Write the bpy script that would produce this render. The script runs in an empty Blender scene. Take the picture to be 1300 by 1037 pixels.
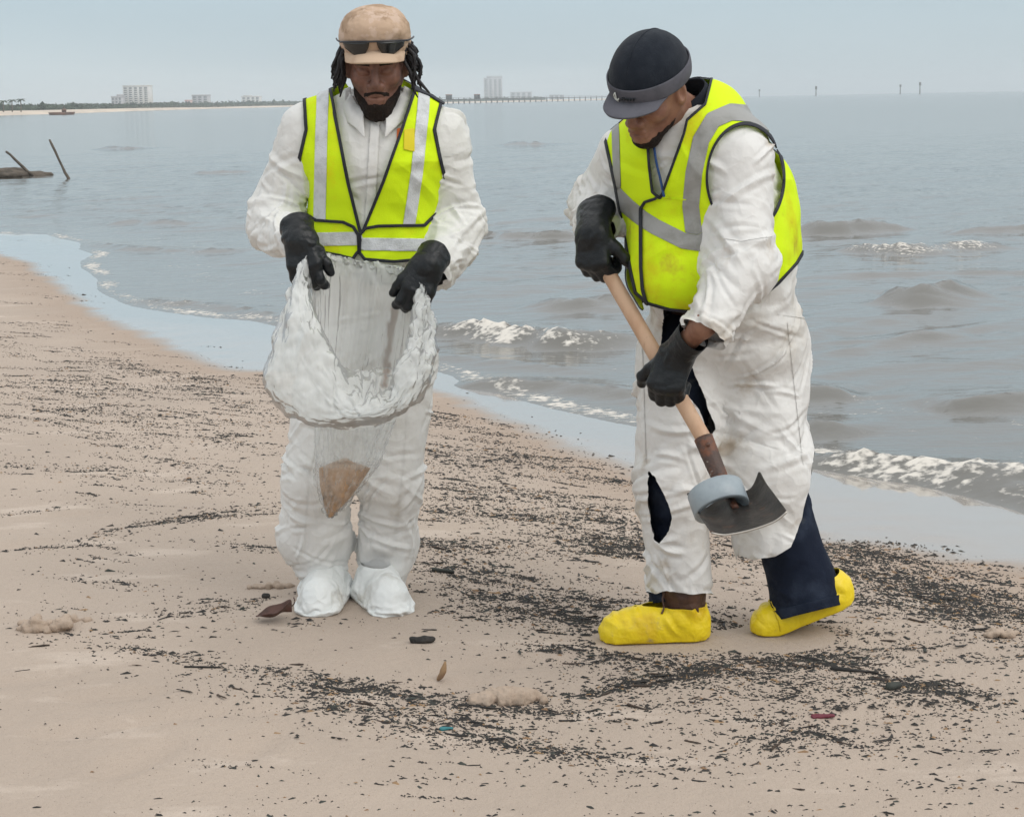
import bpy, bmesh, math, random
import numpy as np
from mathutils import Matrix, Vector

# ------------------------------------------------------------------ camera, sky, sun, exposure
scene = bpy.context.scene
COL = scene.collection
FPX, PPX, PPY, CAMH = 2170.0, 650.0, 473.5, 1.48          # focal length and principal point in photo pixels
PITCH, ROLL = math.atan((473.5 - 128) / FPX), math.radians(1.15)
fwd = np.array([0, math.cos(PITCH), -math.sin(PITCH)])
up0 = np.array([0, math.sin(PITCH), math.cos(PITCH)])
rt0 = np.array([1.0, 0, 0])
RT = math.cos(ROLL) * rt0 - math.sin(ROLL) * up0
UP = math.sin(ROLL) * rt0 + math.cos(ROLL) * up0
cam_d = bpy.data.cameras.new('camera')
cam_d.sensor_width = 36.0
cam_d.lens = 36.0 * FPX / 1300.0
cam_d.shift_y = -(518.5 - PPY) / 1300.0
cam_d.clip_start, cam_d.clip_end = 0.1, 60000
cam = bpy.data.objects.new('camera', cam_d)
COL.objects.link(cam)
cam.matrix_world = Matrix(((RT[0], UP[0], -fwd[0], 0), (RT[1], UP[1], -fwd[1], 0), (RT[2], UP[2], -fwd[2], CAMH), (0, 0, 0, 1)))
scene.camera = cam

SUN_EL, SUN_AZ = math.radians(46), math.radians(122)       # azimuth clockwise from +Y (view direction)
world = bpy.data.worlds.new('World'); scene.world = world; world.use_nodes = True
nt = world.node_tree; nt.nodes.clear()
sky = nt.nodes.new('ShaderNodeTexSky'); sky.sky_type = 'NISHITA'; sky.sun_disc = False
sky.sun_elevation = SUN_EL; sky.sun_rotation = SUN_AZ; sky.air_density = 1.0; sky.dust_density = 4.0
skm = nt.nodes.new('ShaderNodeVectorMath'); skm.operation = 'SCALE'; skm.inputs['Scale'].default_value = 0.10
nt.links.new(sky.outputs[0], skm.inputs[0])
geo = nt.nodes.new('ShaderNodeTexCoord'); sep = nt.nodes.new('ShaderNodeSeparateXYZ')
nt.links.new(geo.outputs['Generated'], sep.inputs[0])
ramp = nt.nodes.new('ShaderNodeValToRGB')                  # overcast dome: paler at the horizon, brightest overhead
cr = ramp.color_ramp; cr.elements[0].position = 0.0; cr.elements[0].color = (0.50, 0.575, 0.60, 1)
cr.elements[1].position = 1.0; cr.elements[1].color = (1.16, 1.16, 1.14, 1)
e = cr.elements.new(0.07); e.color = (0.43, 0.545, 0.61, 1)
e = cr.elements.new(0.35); e.color = (0.74, 0.77, 0.79, 1)
nt.links.new(sep.outputs['Z'], ramp.inputs[0])
cn = nt.nodes.new('ShaderNodeTexNoise'); cn.inputs['Scale'].default_value = 3.0; cn.inputs['Detail'].default_value = 4
cmap = nt.nodes.new('ShaderNodeMapping'); cmap.inputs['Scale'].default_value = (1, 1, 6)
nt.links.new(geo.outputs['Generated'], cmap.inputs[0]); nt.links.new(cmap.outputs[0], cn.inputs['Vector'])
cmr = nt.nodes.new('ShaderNodeMapRange'); cmr.inputs['To Min'].default_value = 0.93; cmr.inputs['To Max'].default_value = 1.07
nt.links.new(cn.outputs['Fac'], cmr.inputs['Value'])
cmul = nt.nodes.new('ShaderNodeVectorMath'); cmul.operation = 'SCALE'
nt.links.new(ramp.outputs[0], cmul.inputs[0]); nt.links.new(cmr.outputs[0], cmul.inputs['Scale'])
mixs = nt.nodes.new('ShaderNodeMix'); mixs.data_type = 'RGBA'; mixs.inputs['Factor'].default_value = 0.88
nt.links.new(skm.outputs[0], mixs.inputs['A']); nt.links.new(cmul.outputs[0], mixs.inputs['B'])
bg = nt.nodes.new('ShaderNodeBackground'); bg.inputs['Strength'].default_value = 1.0
out = nt.nodes.new('ShaderNodeOutputWorld')
nt.links.new(mixs.outputs['Result'], bg.inputs['Color']); nt.links.new(bg.outputs[0], out.inputs['Surface'])
sun_d = bpy.data.lights.new('sun', 'SUN'); sun_d.energy = 0.9; sun_d.angle = math.radians(40); sun_d.color = (1.0, 0.97, 0.92)
sun = bpy.data.objects.new('sun', sun_d); COL.objects.link(sun)
sv = Vector((math.sin(SUN_AZ) * math.cos(SUN_EL), math.cos(SUN_AZ) * math.cos(SUN_EL), math.sin(SUN_EL)))
sun.rotation_euler = sv.to_track_quat('Z', 'Y').to_euler()
scene.view_settings.view_transform = 'Standard'; scene.view_settings.look = 'None'
scene.view_settings.exposure = 0.3; scene.view_settings.gamma = 1.0
scene.view_settings.use_curve_mapping = False
scene.cycles.transparent_max_bounces = 24
scene.cycles.max_bounces = 8
scene.cycles.volume_bounces = 1
scene.cycles.use_denoising = True

# ------------------------------------------------------------------ helpers: layout
def W(u, v, Y):
    d = fwd * FPX + RT * (u - PPX) - UP * (v - PPY)
    return d * (Y / d[1]) + np.array([0, 0, CAMH])
def G(u, v, z=0.0):
    d = fwd * FPX + RT * (u - PPX) - UP * (v - PPY)
    return d * ((z - CAMH) / d[2]) + np.array([0, 0, CAMH])
def proj(V):
    d = np.asarray(V, float) - np.array([0, 0, CAMH])
    w = d @ fwd
    return np.stack([PPX + FPX * (d @ RT) / w, PPY - FPX * (d @ UP) / w], 1)
rng = np.random.default_rng(7)
random.seed(7)
def nrm(a):
    a = np.asarray(a, float); return a / np.linalg.norm(a)

_tab = np.random.default_rng(99).random((64, 64, 64)).astype(np.float32)
def vnoise(P, scale, seed=0):
    q = np.asarray(P, np.float32) * scale + np.float32(seed * 17.31 + 1000)
    i = np.floor(q).astype(np.int32); f = q - i; f = f * f * (3 - 2 * f)
    o = 0
    for dx in (0, 1):
        for dy in (0, 1):
            for dz in (0, 1):
                w = (f[..., 0] if dx else 1 - f[..., 0]) * (f[..., 1] if dy else 1 - f[..., 1]) * (f[..., 2] if dz else 1 - f[..., 2])
                o = o + w * _tab[(i[..., 0] + dx) % 64, (i[..., 1] + dy) % 64, (i[..., 2] + dz) % 64]
    return o * 2 - 1
def fbm(P, scale, seed=0, oct=3):
    o, a = 0, 1.0
    for k in range(oct):
        o = o + a * vnoise(P, scale * 2 ** k, seed + k); a *= 0.5
    return o / 1.75

# ------------------------------------------------------------------ helpers: objects
def mesh_np(name, V, F, attrs=None, smooth=True):
    V = np.asarray(V, np.float32); F = np.asarray(F, np.int32)
    me = bpy.data.meshes.new(name)
    n, k = F.shape
    me.vertices.add(len(V)); me.vertices.foreach_set('co', V.ravel())
    me.loops.add(n * k); me.loops.foreach_set('vertex_index', F.ravel())
    me.polygons.add(n); me.polygons.foreach_set('loop_start', np.arange(0, n * k, k, dtype=np.int32))
    me.update(calc_edges=True)
    if smooth: me.polygons.foreach_set('use_smooth', np.ones(n, bool))
    for an, av in (attrs or {}).items():
        a = me.attributes.new(an, 'FLOAT', 'POINT'); a.data.foreach_set('value', np.asarray(av, np.float32))
    me.validate()
    return me
def link(name, me, m, parent=None, kind=None):
    o = bpy.data.objects.new(name, me)
    if m is not None and me is not None and not me.materials: me.materials.append(m)
    COL.objects.link(o)
    if parent is not None:
        o.parent = parent
        if parent.parent is None: o.matrix_parent_inverse = Matrix.Translation(-parent.location)
    if kind: o['kind'] = kind
    return o
def empty(name, loc):
    o = bpy.data.objects.new(name, None); o.location = loc; o.matrix_world = Matrix.Translation(Vector(loc)); COL.objects.link(o)
    o.empty_display_size = 0.1
    return o
def tag(o, label, cat, group=None):
    o['label'] = label; o['category'] = cat
    if group: o['group'] = group
    return o
def obj(name, V, F, m, parent=None, attrs=None, smooth=True, solid=0, sub=0, off=0.0):
    o = link(name, mesh_np(name, V, F, attrs, smooth), m, parent)
    if sub:
        s = o.modifiers.new('sub', 'SUBSURF'); s.levels = s.render_levels = sub
    if solid:
        s = o.modifiers.new('solid', 'SOLIDIFY'); s.thickness = solid; s.offset = off
    return o

# ------------------------------------------------------------------ helpers: materials
def material(name, base, rough=0.6, c2=None, nscale=6.0, nlo=0.45, nhi=0.6, bump=(), spec=0.5, stretch=None, c3=None, n3=(2.0, 0.55, 0.7), sheen=0, metal=0.0, coat=0.0):
    m = bpy.data.materials.new(name); m.use_nodes = True
    t = m.node_tree; b = t.nodes['Principled BSDF']
    b.inputs['Roughness'].default_value = rough; b.inputs['Specular IOR Level'].default_value = spec
    b.inputs['Metallic'].default_value = metal; b.inputs['Coat Weight'].default_value = coat
    if sheen: b.inputs['Sheen Weight'].default_value = sheen
    tc = t.nodes.new('ShaderNodeTexCoord'); src = tc.outputs['Object']
    if stretch:
        mp = t.nodes.new('ShaderNodeMapping'); mp.inputs['Scale'].default_value = stretch
        t.links.new(src, mp.inputs[0]); src = mp.outputs[0]
    col = None
    def mask(scale, lo, hi):
        n = t.nodes.new('ShaderNodeTexNoise'); n.inputs['Scale'].default_value = scale; n.inputs['Detail'].default_value = 6
        n.inputs['Roughness'].default_value = 0.6
        t.links.new(src, n.inputs['Vector'])
        r = t.nodes.new('ShaderNodeMapRange'); r.inputs['From Min'].default_value = lo; r.inputs['From Max'].default_value = hi
        r.interpolation_type = 'SMOOTHSTEP'
        t.links.new(n.outputs['Fac'], r.inputs['Value']); return r.outputs[0]
    def mix(fac, A, B):
        x = t.nodes.new('ShaderNodeMix'); x.data_type = 'RGBA'; t.links.new(fac, x.inputs['Factor'])
        if isinstance(A, tuple): x.inputs['A'].default_value = (*A, 1)
        else: t.links.new(A, x.inputs['A'])
        x.inputs['B'].default_value = (*B, 1); return x.outputs['Result']
    b.inputs['Base Color'].default_value = (*base, 1)
    if c2: col = mix(mask(nscale, nlo, nhi), base, c2)
    if c3: col = mix(mask(*n3), col if col else base, c3)
    if col: t.links.new(col, b.inputs['Base Color'])
    prev = None
    for kind, sc, st, dist in bump:
        if kind == 'vor':
            n = t.nodes.new('ShaderNodeTexVoronoi'); n.feature = 'F1'; n.inputs['Scale'].default_value = sc; o_ = n.outputs['Distance']
            w = t.nodes.new('ShaderNodeTexNoise'); w.inputs['Scale'].default_value = sc * 0.7; t.links.new(src, w.inputs['Vector'])
            ad = t.nodes.new('ShaderNodeVectorMath'); ad.operation = 'MULTIPLY_ADD'; ad.inputs[1].default_value = (0.12, 0.12, 0.12)
            t.links.new(w.outputs['Color'], ad.inputs[0]); t.links.new(src, ad.inputs[2]); t.links.new(ad.outputs[0], n.inputs['Vector'])
        elif kind == 'wave':
            n = t.nodes.new('ShaderNodeTexWave'); n.inputs['Scale'].default_value = sc; o_ = n.outputs['Fac']; t.links.new(src, n.inputs['Vector'])
        else:
            n = t.nodes.new('ShaderNodeTexNoise'); n.inputs['Scale'].default_value = sc; n.inputs['Detail'].default_value = 5; o_ = n.outputs['Fac']
            t.links.new(src, n.inputs['Vector'])
        bp = t.nodes.new('ShaderNodeBump'); bp.inputs['Strength'].default_value = st; bp.inputs['Distance'].default_value = dist
        t.links.new(o_, bp.inputs['Height'])
        if prev: t.links.new(prev, bp.inputs['Normal'])
        prev = bp.outputs['Normal']
    if prev: t.links.new(prev, b.inputs['Normal'])
    return m

M = {}
M['suit'] = material('white_coverall_fabric', (0.72, 0.715, 0.695), 0.55, (0.63, 0.62, 0.585), 3.0, 0.48, 0.72, bump=(('vor', 16, 0.35, 0.02), ('noise', 60, 0.15, 0.01)), spec=0.3, c3=(0.52, 0.48, 0.42), n3=(7.0, 0.6, 0.8))
M['suit_dirty'] = material('sandy_coverall_fabric', (0.71, 0.70, 0.68), 0.55, (0.58, 0.55, 0.50), 4.0, 0.48, 0.72, bump=(('vor', 16, 0.35, 0.02), ('noise', 60, 0.15, 0.01)), spec=0.3, c3=(0.46, 0.39, 0.31), n3=(8.0, 0.58, 0.76))
M['cover'] = material('shoe_cover_fabric', (0.76, 0.78, 0.77), 0.45, (0.55, 0.53, 0.48), 7.0, 0.52, 0.75, bump=(('vor', 20, 0.4, 0.02),), spec=0.4)
M['vest'] = material('hi_vis_fabric', (0.66, 0.88, 0.010), 0.75, (0.74, 0.68, 0.01), 4.5, 0.52, 0.72, bump=(('noise', 25, 0.12, 0.02), ('noise', 400, 0.2, 0.004)), spec=0.2)
M['vest2'] = material('stained_hi_vis_fabric', (0.66, 0.88, 0.010), 0.75, (0.60, 0.50, 0.012), 4.0, 0.5, 0.72, bump=(('noise', 25, 0.12, 0.02), ('noise', 400, 0.2, 0.004)), spec=0.2, c3=(0.46, 0.34, 0.03), n3=(7.0, 0.55, 0.75))
M['strip_white'] = material('white_reflective_tape', (0.62, 0.64, 0.66), 0.35, (0.50, 0.52, 0.53), 30, 0.45, 0.65, bump=(('vor', 70, 0.25, 0.005),), spec=0.5)
M['strip_grey'] = material('grey_reflective_tape', (0.30, 0.30, 0.29), 0.5, (0.22, 0.22, 0.20), 14, 0.45, 0.7, bump=(('noise', 60, 0.15, 0.006),))
M['trim'] = material('black_binding_tape', (0.012, 0.014, 0.022), 0.7)
M['skin_a'] = material('dark_brown_skin', (0.21, 0.10, 0.07), 0.5, (0.12, 0.055, 0.038), 22, 0.4, 0.65, bump=(('noise', 160, 0.12, 0.003),), spec=0.45)
M['skin_b'] = material('brown_skin', (0.27, 0.135, 0.085), 0.5, (0.19, 0.085, 0.055), 22, 0.4, 0.65, bump=(('noise', 160, 0.12, 0.003),), spec=0.45)
M['hair'] = material('black_hair', (0.012, 0.010, 0.011), 0.6, bump=(('noise', 220, 0.6, 0.004),), spec=0.4)
M['beard'] = material('black_beard_hair', (0.016, 0.011, 0.009), 0.8, (0.03, 0.018, 0.013), 60, 0.4, 0.7, bump=(('noise', 300, 0.9, 0.006),), spec=0.2)
M['cap_tan'] = material('tan_camouflage_cotton', (0.50, 0.36, 0.26), 0.85, (0.36, 0.25, 0.17), 13, 0.47, 0.58, bump=(('noise', 30, 0.25, 0.012), ('noise', 500, 0.2, 0.003)), c3=(0.56, 0.42, 0.33), n3=(17, 0.53, 0.6), spec=0.15)
M['brim_tan'] = material('tan_cotton_brim', (0.54, 0.40, 0.29), 0.85, (0.45, 0.32, 0.23), 13, 0.5, 0.65, bump=(('noise', 500, 0.2, 0.003),), spec=0.15)
M['lens'] = material('dark_lens', (0.012, 0.013, 0.013), 0.12, spec=0.6)
M['frame'] = material('black_plastic', (0.015, 0.015, 0.02), 0.35)
M['glove'] = material('black_rubber_glove', (0.007, 0.009, 0.011), 0.38, (0.016, 0.019, 0.021), 14, 0.5, 0.75, bump=(('noise', 45, 0.3, 0.01), ('vor', 60, 0.15, 0.006)), spec=0.35)
M['fleece'] = material('navy_black_fleece', (0.014, 0.018, 0.026), 0.95, (0.022, 0.027, 0.036), 30, 0.4, 0.7, bump=(('noise', 350, 0.5, 0.004),), sheen=0.1, spec=0.1)
M['cap_grey'] = material('grey_cap_twill', (0.115, 0.115, 0.135), 0.85, (0.085, 0.085, 0.10), 20, 0.4, 0.7, bump=(('noise', 500, 0.3, 0.003),), spec=0.15)
M['emblem'] = material('pale_embroidery_thread', (0.62, 0.64, 0.60), 0.7)
M['emblem_dark'] = material('dark_embroidery_thread', (0.02, 0.025, 0.03), 0.7)
M['denim'] = material('dark_blue_denim', (0.010, 0.015, 0.030), 0.85, (0.028, 0.038, 0.062), 10, 0.45, 0.7, bump=(('noise', 500, 0.4, 0.004), ('noise', 18, 0.3, 0.02)), c3=(0.07, 0.075, 0.08), n3=(16, 0.6, 0.78), spec=0.15)
M['collar'] = material('navy_jacket_cloth', (0.012, 0.015, 0.022), 0.8, bump=(('noise', 60, 0.2, 0.01),), spec=0.2)
M['lanyard'] = material('blue_cord', (0.015, 0.06, 0.20), 0.7)
M['boot'] = material('brown_leather', (0.095, 0.045, 0.028), 0.5, (0.055, 0.026, 0.018), 18, 0.4, 0.65, bump=(('noise', 60, 0.4, 0.008),))
M['yellow'] = material('yellow_rubber_overshoe', (0.80, 0.60, 0.010), 0.42, (0.68, 0.46, 0.012), 9, 0.48, 0.7, bump=(('noise', 24, 0.35, 0.014), ('vor', 30, 0.2, 0.01)), c3=(0.40, 0.29, 0.13), n3=(13, 0.58, 0.75), spec=0.45)
M['orange'] = material('orange_printed_label', (0.75, 0.16, 0.03), 0.6)
M['wood'] = material('pale_ash_handle', (0.55, 0.36, 0.235), 0.55, (0.47, 0.28, 0.17), 5, 0.4, 0.7, stretch=(3, 3, 0.6), bump=(('noise', 60, 0.15, 0.003),), c3=(0.40, 0.24, 0.15), n3=(14, 0.6, 0.75))
M['rust'] = material('rusted_steel', (0.075, 0.045, 0.035), 0.6, (0.16, 0.06, 0.03), 28, 0.45, 0.62, bump=(('noise', 120, 0.5, 0.004),), c3=(0.30, 0.25, 0.22), n3=(45, 0.63, 0.7))
M['steel'] = material('dark_worn_steel', (0.028, 0.025, 0.023), 0.48, (0.06, 0.052, 0.046), 14, 0.42, 0.68, bump=(('noise', 90, 0.4, 0.004),), c3=(0.085, 0.05, 0.035), n3=(26, 0.58, 0.7), metal=0.1)
M['blade_edge'] = material('bare_steel_edge', (0.45, 0.42, 0.38), 0.4, metal=0.8)
M['tape'] = material('grey_duct_tape', (0.30, 0.35, 0.38), 0.38, (0.26, 0.30, 0.33), 20, 0.4, 0.7, bump=(('noise', 30, 0.1, 0.004),))

# ------------------------------------------------------------------ helpers: distance-field modelling
class Field:
    def __init__(s, xs, ys, zs):
        s.ax = [np.asarray(a, np.float32) for a in (xs, ys, zs)]
        s.f = np.full([len(a) for a in s.ax], 0.3, np.float32)
    @staticmethod
    def uniform(lo, hi, h):
        return Field(*[np.arange(lo[k], hi[k] + h, h) for k in range(3)])
    def sub(s, lo, hi):
        sl = []
        for k in range(3):
            i = max(int(np.searchsorted(s.ax[k], lo[k])) - 1, 0); j = min(int(np.searchsorted(s.ax[k], hi[k])) + 1, len(s.ax[k]))
            sl.append(slice(i, max(j, i + 1)))
        P = np.stack(np.meshgrid(*[s.ax[k][sl[k]] for k in range(3)], indexing='ij'), -1)
        return tuple(sl), P
    def put(s, sl, d, k, mode='add'):
        a = s.f[sl]
        if mode == 'add':
            if k > 0:
                h = np.maximum(k - np.abs(a - d), 0) / k; s.f[sl] = np.minimum(a, d) - h * h * k * 0.25
            else: s.f[sl] = np.minimum(a, d)
        else:
            d = -d
            h = np.maximum(k - np.abs(a - d), 0) / max(k, 1e-6); s.f[sl] = np.maximum(a, d) + h * h * k * 0.25
    def cone(s, a, b, ra, rb, k=0.03, flat=None, mode='add', m=0.09):
        a = np.asarray(a, np.float32); b = np.asarray(b, np.float32)
        R = max(ra, rb) * 1.15 + m
        sl, P = s.sub(np.minimum(a, b) - R, np.maximum(a, b) + R)
        s.put(sl, cone_sd(P, a, b, ra, rb, flat), k, mode)
    def ell(s, c, rad, frame=None, k=0.02, mode='add', m=0.05):
        c = np.asarray(c, np.float32); rad = np.asarray(rad, np.float32)
        R = rad.max() + m
        sl, P = s.sub(c - R, c + R)
        q = P - c
        if frame is not None: q = q @ np.asarray(frame, np.float32).T
        k0 = np.linalg.norm(q / rad, axis=-1); k1 = np.linalg.norm(q / (rad * rad), axis=-1)
        s.put(sl, k0 * (k0 - 1) / np.maximum(k1, 1e-6), k, mode)
    def sample(s, V):
        q, fr = [], []
        for k in range(3):
            a = s.ax[k]; i = np.clip(np.searchsorted(a, V[:, k]) - 1, 0, len(a) - 2)
            q.append(i); fr.append(np.clip((V[:, k] - a[i]) / (a[i + 1] - a[i]), 0, 1))
        o = 0
        for dx in (0, 1):
            for dy in (0, 1):
                for dz in (0, 1):
                    w = (fr[0] if dx else 1 - fr[0]) * (fr[1] if dy else 1 - fr[1]) * (fr[2] if dz else 1 - fr[2])
                    o = o + w * s.f[q[0] + dx, q[1] + dy, q[2] + dz]
        return o
    def grad(s, V, e=0.006):
        g = np.stack([s.sample(V + np.eye(3)[k] * e) - s.sample(V - np.eye(3)[k] * e) for k in range(3)], 1)
        return g / (np.linalg.norm(g, axis=1, keepdims=True) + 1e-9)
    def mesh(s, iso=0.0):
        return surfnets(s.f - np.float32(iso), s.ax)
def cone_sd(P, a, b, ra, rb, flat=None):
    a = np.asarray(a, np.float32); b = np.asarray(b, np.float32)
    ab = b - a; L2 = float(ab @ ab) + 1e-9
    q = P - a; sc = 1.0
    if flat is not None:                                   # (axis, factor): squash along axis
        n = np.asarray(flat[0], np.float32); n = n - ab * float(n @ ab) / L2; n = n / (np.linalg.norm(n) + 1e-9)
        q = q + (q @ n)[..., None] * n * (1 / flat[1] - 1); sc = min(1.0, flat[1]) ** 0.6
    t = np.clip((q @ ab) / L2, 0, 1)
    return (np.linalg.norm(q - t[..., None] * ab, axis=-1) - (ra + (rb - ra) * t)) * sc
def surfnets(f, ax):
    sgn = f < 0
    nx, ny, nz = f.shape
    c = np.zeros((nx - 1, ny - 1, nz - 1), np.int8)
    offs = [(i, j, k) for i in (0, 1) for j in (0, 1) for k in (0, 1)]
    for i, j, k in offs: c += sgn[i:nx - 1 + i, j:ny - 1 + j, k:nz - 1 + k]
    act = (c > 0) & (c < 8)
    idx = np.full(c.shape, -1, np.int32); ci = np.argwhere(act); idx[act] = np.arange(len(ci))
    acc = np.zeros((len(ci), 3)); cnt = np.zeros(len(ci))
    for o1 in offs:
        for d in range(3):
            if o1[d]: continue
            o2 = list(o1); o2[d] = 1
            fa = f[ci[:, 0] + o1[0], ci[:, 1] + o1[1], ci[:, 2] + o1[2]]; fb = f[ci[:, 0] + o2[0], ci[:, 1] + o2[1], ci[:, 2] + o2[2]]
            m = (fa < 0) != (fb < 0); t = np.where(m, fa / np.where(m, fa - fb, 1), 0)
            p = np.tile(np.array(o1, float), (len(ci), 1)); p[:, d] = t
            acc += p * m[:, None]; cnt += m
    fr = acc / cnt[:, None]
    V = np.stack([ax[k][ci[:, k]] + fr[:, k] * (ax[k][ci[:, k] + 1] - ax[k][ci[:, k]]) for k in range(3)], 1)
    Q = []
    for d in range(3):
        e, g = (d + 1) % 3, (d + 2) % 3
        s0 = [slice(None)] * 3; s1 = [slice(None)] * 3
        s0[d] = slice(0, -1); s1[d] = slice(1, None)
        A = sgn[tuple(s0)]; B = sgn[tuple(s1)]
        ed = np.argwhere(A != B); ok = (ed[:, e] > 0) & (ed[:, g] > 0) & (ed[:, e] < c.shape[e]) & (ed[:, g] < c.shape[g]); ed = ed[ok]
        if not len(ed): continue
        flip = A[ed[:, 0], ed[:, 1], ed[:, 2]]
        cs = []
        for (de, dg) in ((-1, -1), (0, -1), (0, 0), (-1, 0)):
            q = ed.copy(); q[:, e] += de; q[:, g] += dg; cs.append(idx[q[:, 0], q[:, 1], q[:, 2]])
        q = np.stack(cs, 1); q[~flip] = q[~flip][:, ::-1]; Q.append(q)
    Q = np.concatenate(Q); Q = Q[(Q >= 0).all(1)]
    return V, Q
def quads_to_tris(Q): return np.concatenate([Q[:, [0, 1, 2]], Q[:, [0, 2, 3]]])
def edges_of(F):
    k = F.shape[1]
    E = np.concatenate([F[:, [i, (i + 1) % k]] for i in range(k)]); E.sort(axis=1)
    return np.unique(E, axis=0)
def vnormals(V, T):
    n = np.cross(V[T[:, 1]] - V[T[:, 0]], V[T[:, 2]] - V[T[:, 0]])
    o = np.stack([sum(np.bincount(T[:, c], n[:, k], len(V)) for c in range(3)) for k in range(3)], 1)
    return o / (np.linalg.norm(o, axis=1, keepdims=True) + 1e-12)
def smooth_mesh(V, E, it=2, lam=0.5):
    dg = np.bincount(E.ravel(), minlength=len(V))[:, None] + 1e-9
    for _ in range(it):
        s = np.stack([np.bincount(E[:, 0], V[E[:, 1], k], len(V)) + np.bincount(E[:, 1], V[E[:, 0], k], len(V)) for k in range(3)], 1)
        V = V + lam * (s / dg - V)
    return V
def wrinkle(V, Q, fld, grow, inner, outer, iters=160, seed=1, amp=0.006, bend=0.12, grav=0.0002, axis=None, iso=0.0, freq=11.0):
    """Let a slightly too large cloth skin buckle between two offsets of the form it hangs on."""
    V = V.copy(); n = len(V)
    E = edges_of(Q); D = np.concatenate([Q[:, [0, 2]], Q[:, [1, 3]]])
    nb = len(E); C = np.concatenate([E, D])
    dv = V[C[:, 1]] - V[C[:, 0]]; L = np.linalg.norm(dv, axis=1)
    g = grow(0.5 * (V[C[:, 0]] + V[C[:, 1]])) if callable(grow) else grow
    if axis is not None:
        mid = 0.5 * (V[C[:, 0]] + V[C[:, 1]]); a0 = np.asarray(axis, float)
        ax_ = a0 + 0.95 * np.stack([vnoise(mid, 3.1, seed + 20 + k) for k in range(3)], 1); ax_ /= np.linalg.norm(ax_, axis=1, keepdims=True)
        al = np.abs(((dv / (L[:, None] + 1e-9)) * ax_).sum(1)); g = g * (0.15 + 1.1 * al * al) * np.clip(1.0 + 1.3 * vnoise(mid, 5.0, seed + 30), 0.1, 2.2)
    L = L * (1 + g)
    wgt = np.where(np.arange(len(C)) < nb, 1.0, 0.5)
    deg = np.bincount(C[:, 0], wgt, n) + np.bincount(C[:, 1], wgt, n)
    dg = np.bincount(E.ravel(), minlength=n)[:, None] + 1e-9
    N = fld.grad(V)
    V = V + N * (amp * (fbm(V * np.array([1, 1, 1.5]), freq, seed) + 0.6 * vnoise(V, freq * 2.3, seed + 5)))[:, None]
    inn = inner(V) if callable(inner) else inner
    outer = outer(V) if callable(outer) else outer
    for it in range(iters):
        dv = V[C[:, 1]] - V[C[:, 0]]; l = np.linalg.norm(dv, axis=1) + 1e-9
        cor = dv * ((l - L) / l * 0.5 * wgt)[:, None]
        dp = np.stack([np.bincount(C[:, 0], cor[:, k], n) - np.bincount(C[:, 1], cor[:, k], n) for k in range(3)], 1)
        V = V + dp / deg[:, None] * 1.35
        V[:, 2] -= grav
        if it % 3 == 2:
            s = np.stack([np.bincount(E[:, 0], V[E[:, 1], k], n) + np.bincount(E[:, 1], V[E[:, 0], k], n) for k in range(3)], 1)
            V = V + bend * (s / dg - V)
        if it % 4 == 3 or it == iters - 1:
            ph = fld.sample(V) - iso; Nn = fld.grad(V)
            V = V + Nn * (np.clip(ph, -inn, outer) - ph)[:, None]
    return V
def clip(V, T, f, attrs=None):
    """keep the part of a triangle mesh where f >= 0, cutting triangles along f = 0"""
    p = f >= 0; c = p[T].sum(1)
    keep = T[c == 3]
    news = []; nv = [V]; base = len(V)
    fa = [f]
    E = []
    for cc in (1, 2):
        S = T[c == cc]
        if not len(S): continue
        pp = p[S] if cc == 1 else ~p[S]
        k = pp.argmax(1); r = np.arange(len(S))
        a = S[r, k]; b = S[r, (k + 1) % 3]; d = S[r, (k + 2) % 3]
        E.append((cc, a, b, d))
    ek = np.concatenate([np.concatenate([np.stack([a, b], 1), np.stack([a, d], 1)]) for _, a, b, d in E]) if E else np.zeros((0, 2), int)
    es = np.sort(ek, axis=1); ue, inv = np.unique(es, axis=0, return_inverse=True); inv = inv.ravel()
    t = f[ue[:, 0]] / (f[ue[:, 0]] - f[ue[:, 1]] + 1e-20) if len(ue) else np.zeros(0)
    PV = V[ue[:, 0]] + t[:, None] * (V[ue[:, 1]] - V[ue[:, 0]]) if len(ue) else np.zeros((0, 3))
    o = 0
    for cc, a, b, d in E:
        n = len(a); ab = base + inv[o:o + n]; ad = base + inv[o + n:o + 2 * n]; o += 2 * n
        if cc == 1: news.append(np.stack([a, ab, ad], 1))
        else: news.append(np.stack([ab, b, d], 1)); news.append(np.stack([ab, d, ad], 1))
    F = np.concatenate([keep] + news); VV = np.concatenate([V, PV])
    us, iv = np.unique(F, return_inverse=True)
    res = (VV[us], iv.reshape(F.shape))
    if attrs is None: return res
    out = []
    for A in attrs:
        PA = (A[ue[:, 0]].T * (1 - t) + A[ue[:, 1]].T * t).T if len(ue) else A[:0]
        out.append(np.concatenate([A, PA])[us])
    return res + tuple(out)
def sd_poly(uv, poly):
    """signed distance in pixels to a closed outline, positive inside"""
    P = np.asarray(poly, float); d = np.full(len(uv), 1e9); ins = np.zeros(len(uv), bool)
    for a, b in zip(P, np.roll(P, -1, axis=0)):
        ab = b - a; t = np.clip(((uv - a) @ ab) / (ab @ ab), 0, 1)
        d = np.minimum(d, np.linalg.norm(uv - a - t[:, None] * ab, axis=1))
        cnd = (a[1] > uv[:, 1]) != (b[1] > uv[:, 1])
        x = a[0] + (uv[:, 1] - a[1]) / (b[1] - a[1] if b[1] != a[1] else 1e-9) * ab[0]
        ins ^= cnd & (uv[:, 0] < x)
    return np.where(ins, d, -d)
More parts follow.
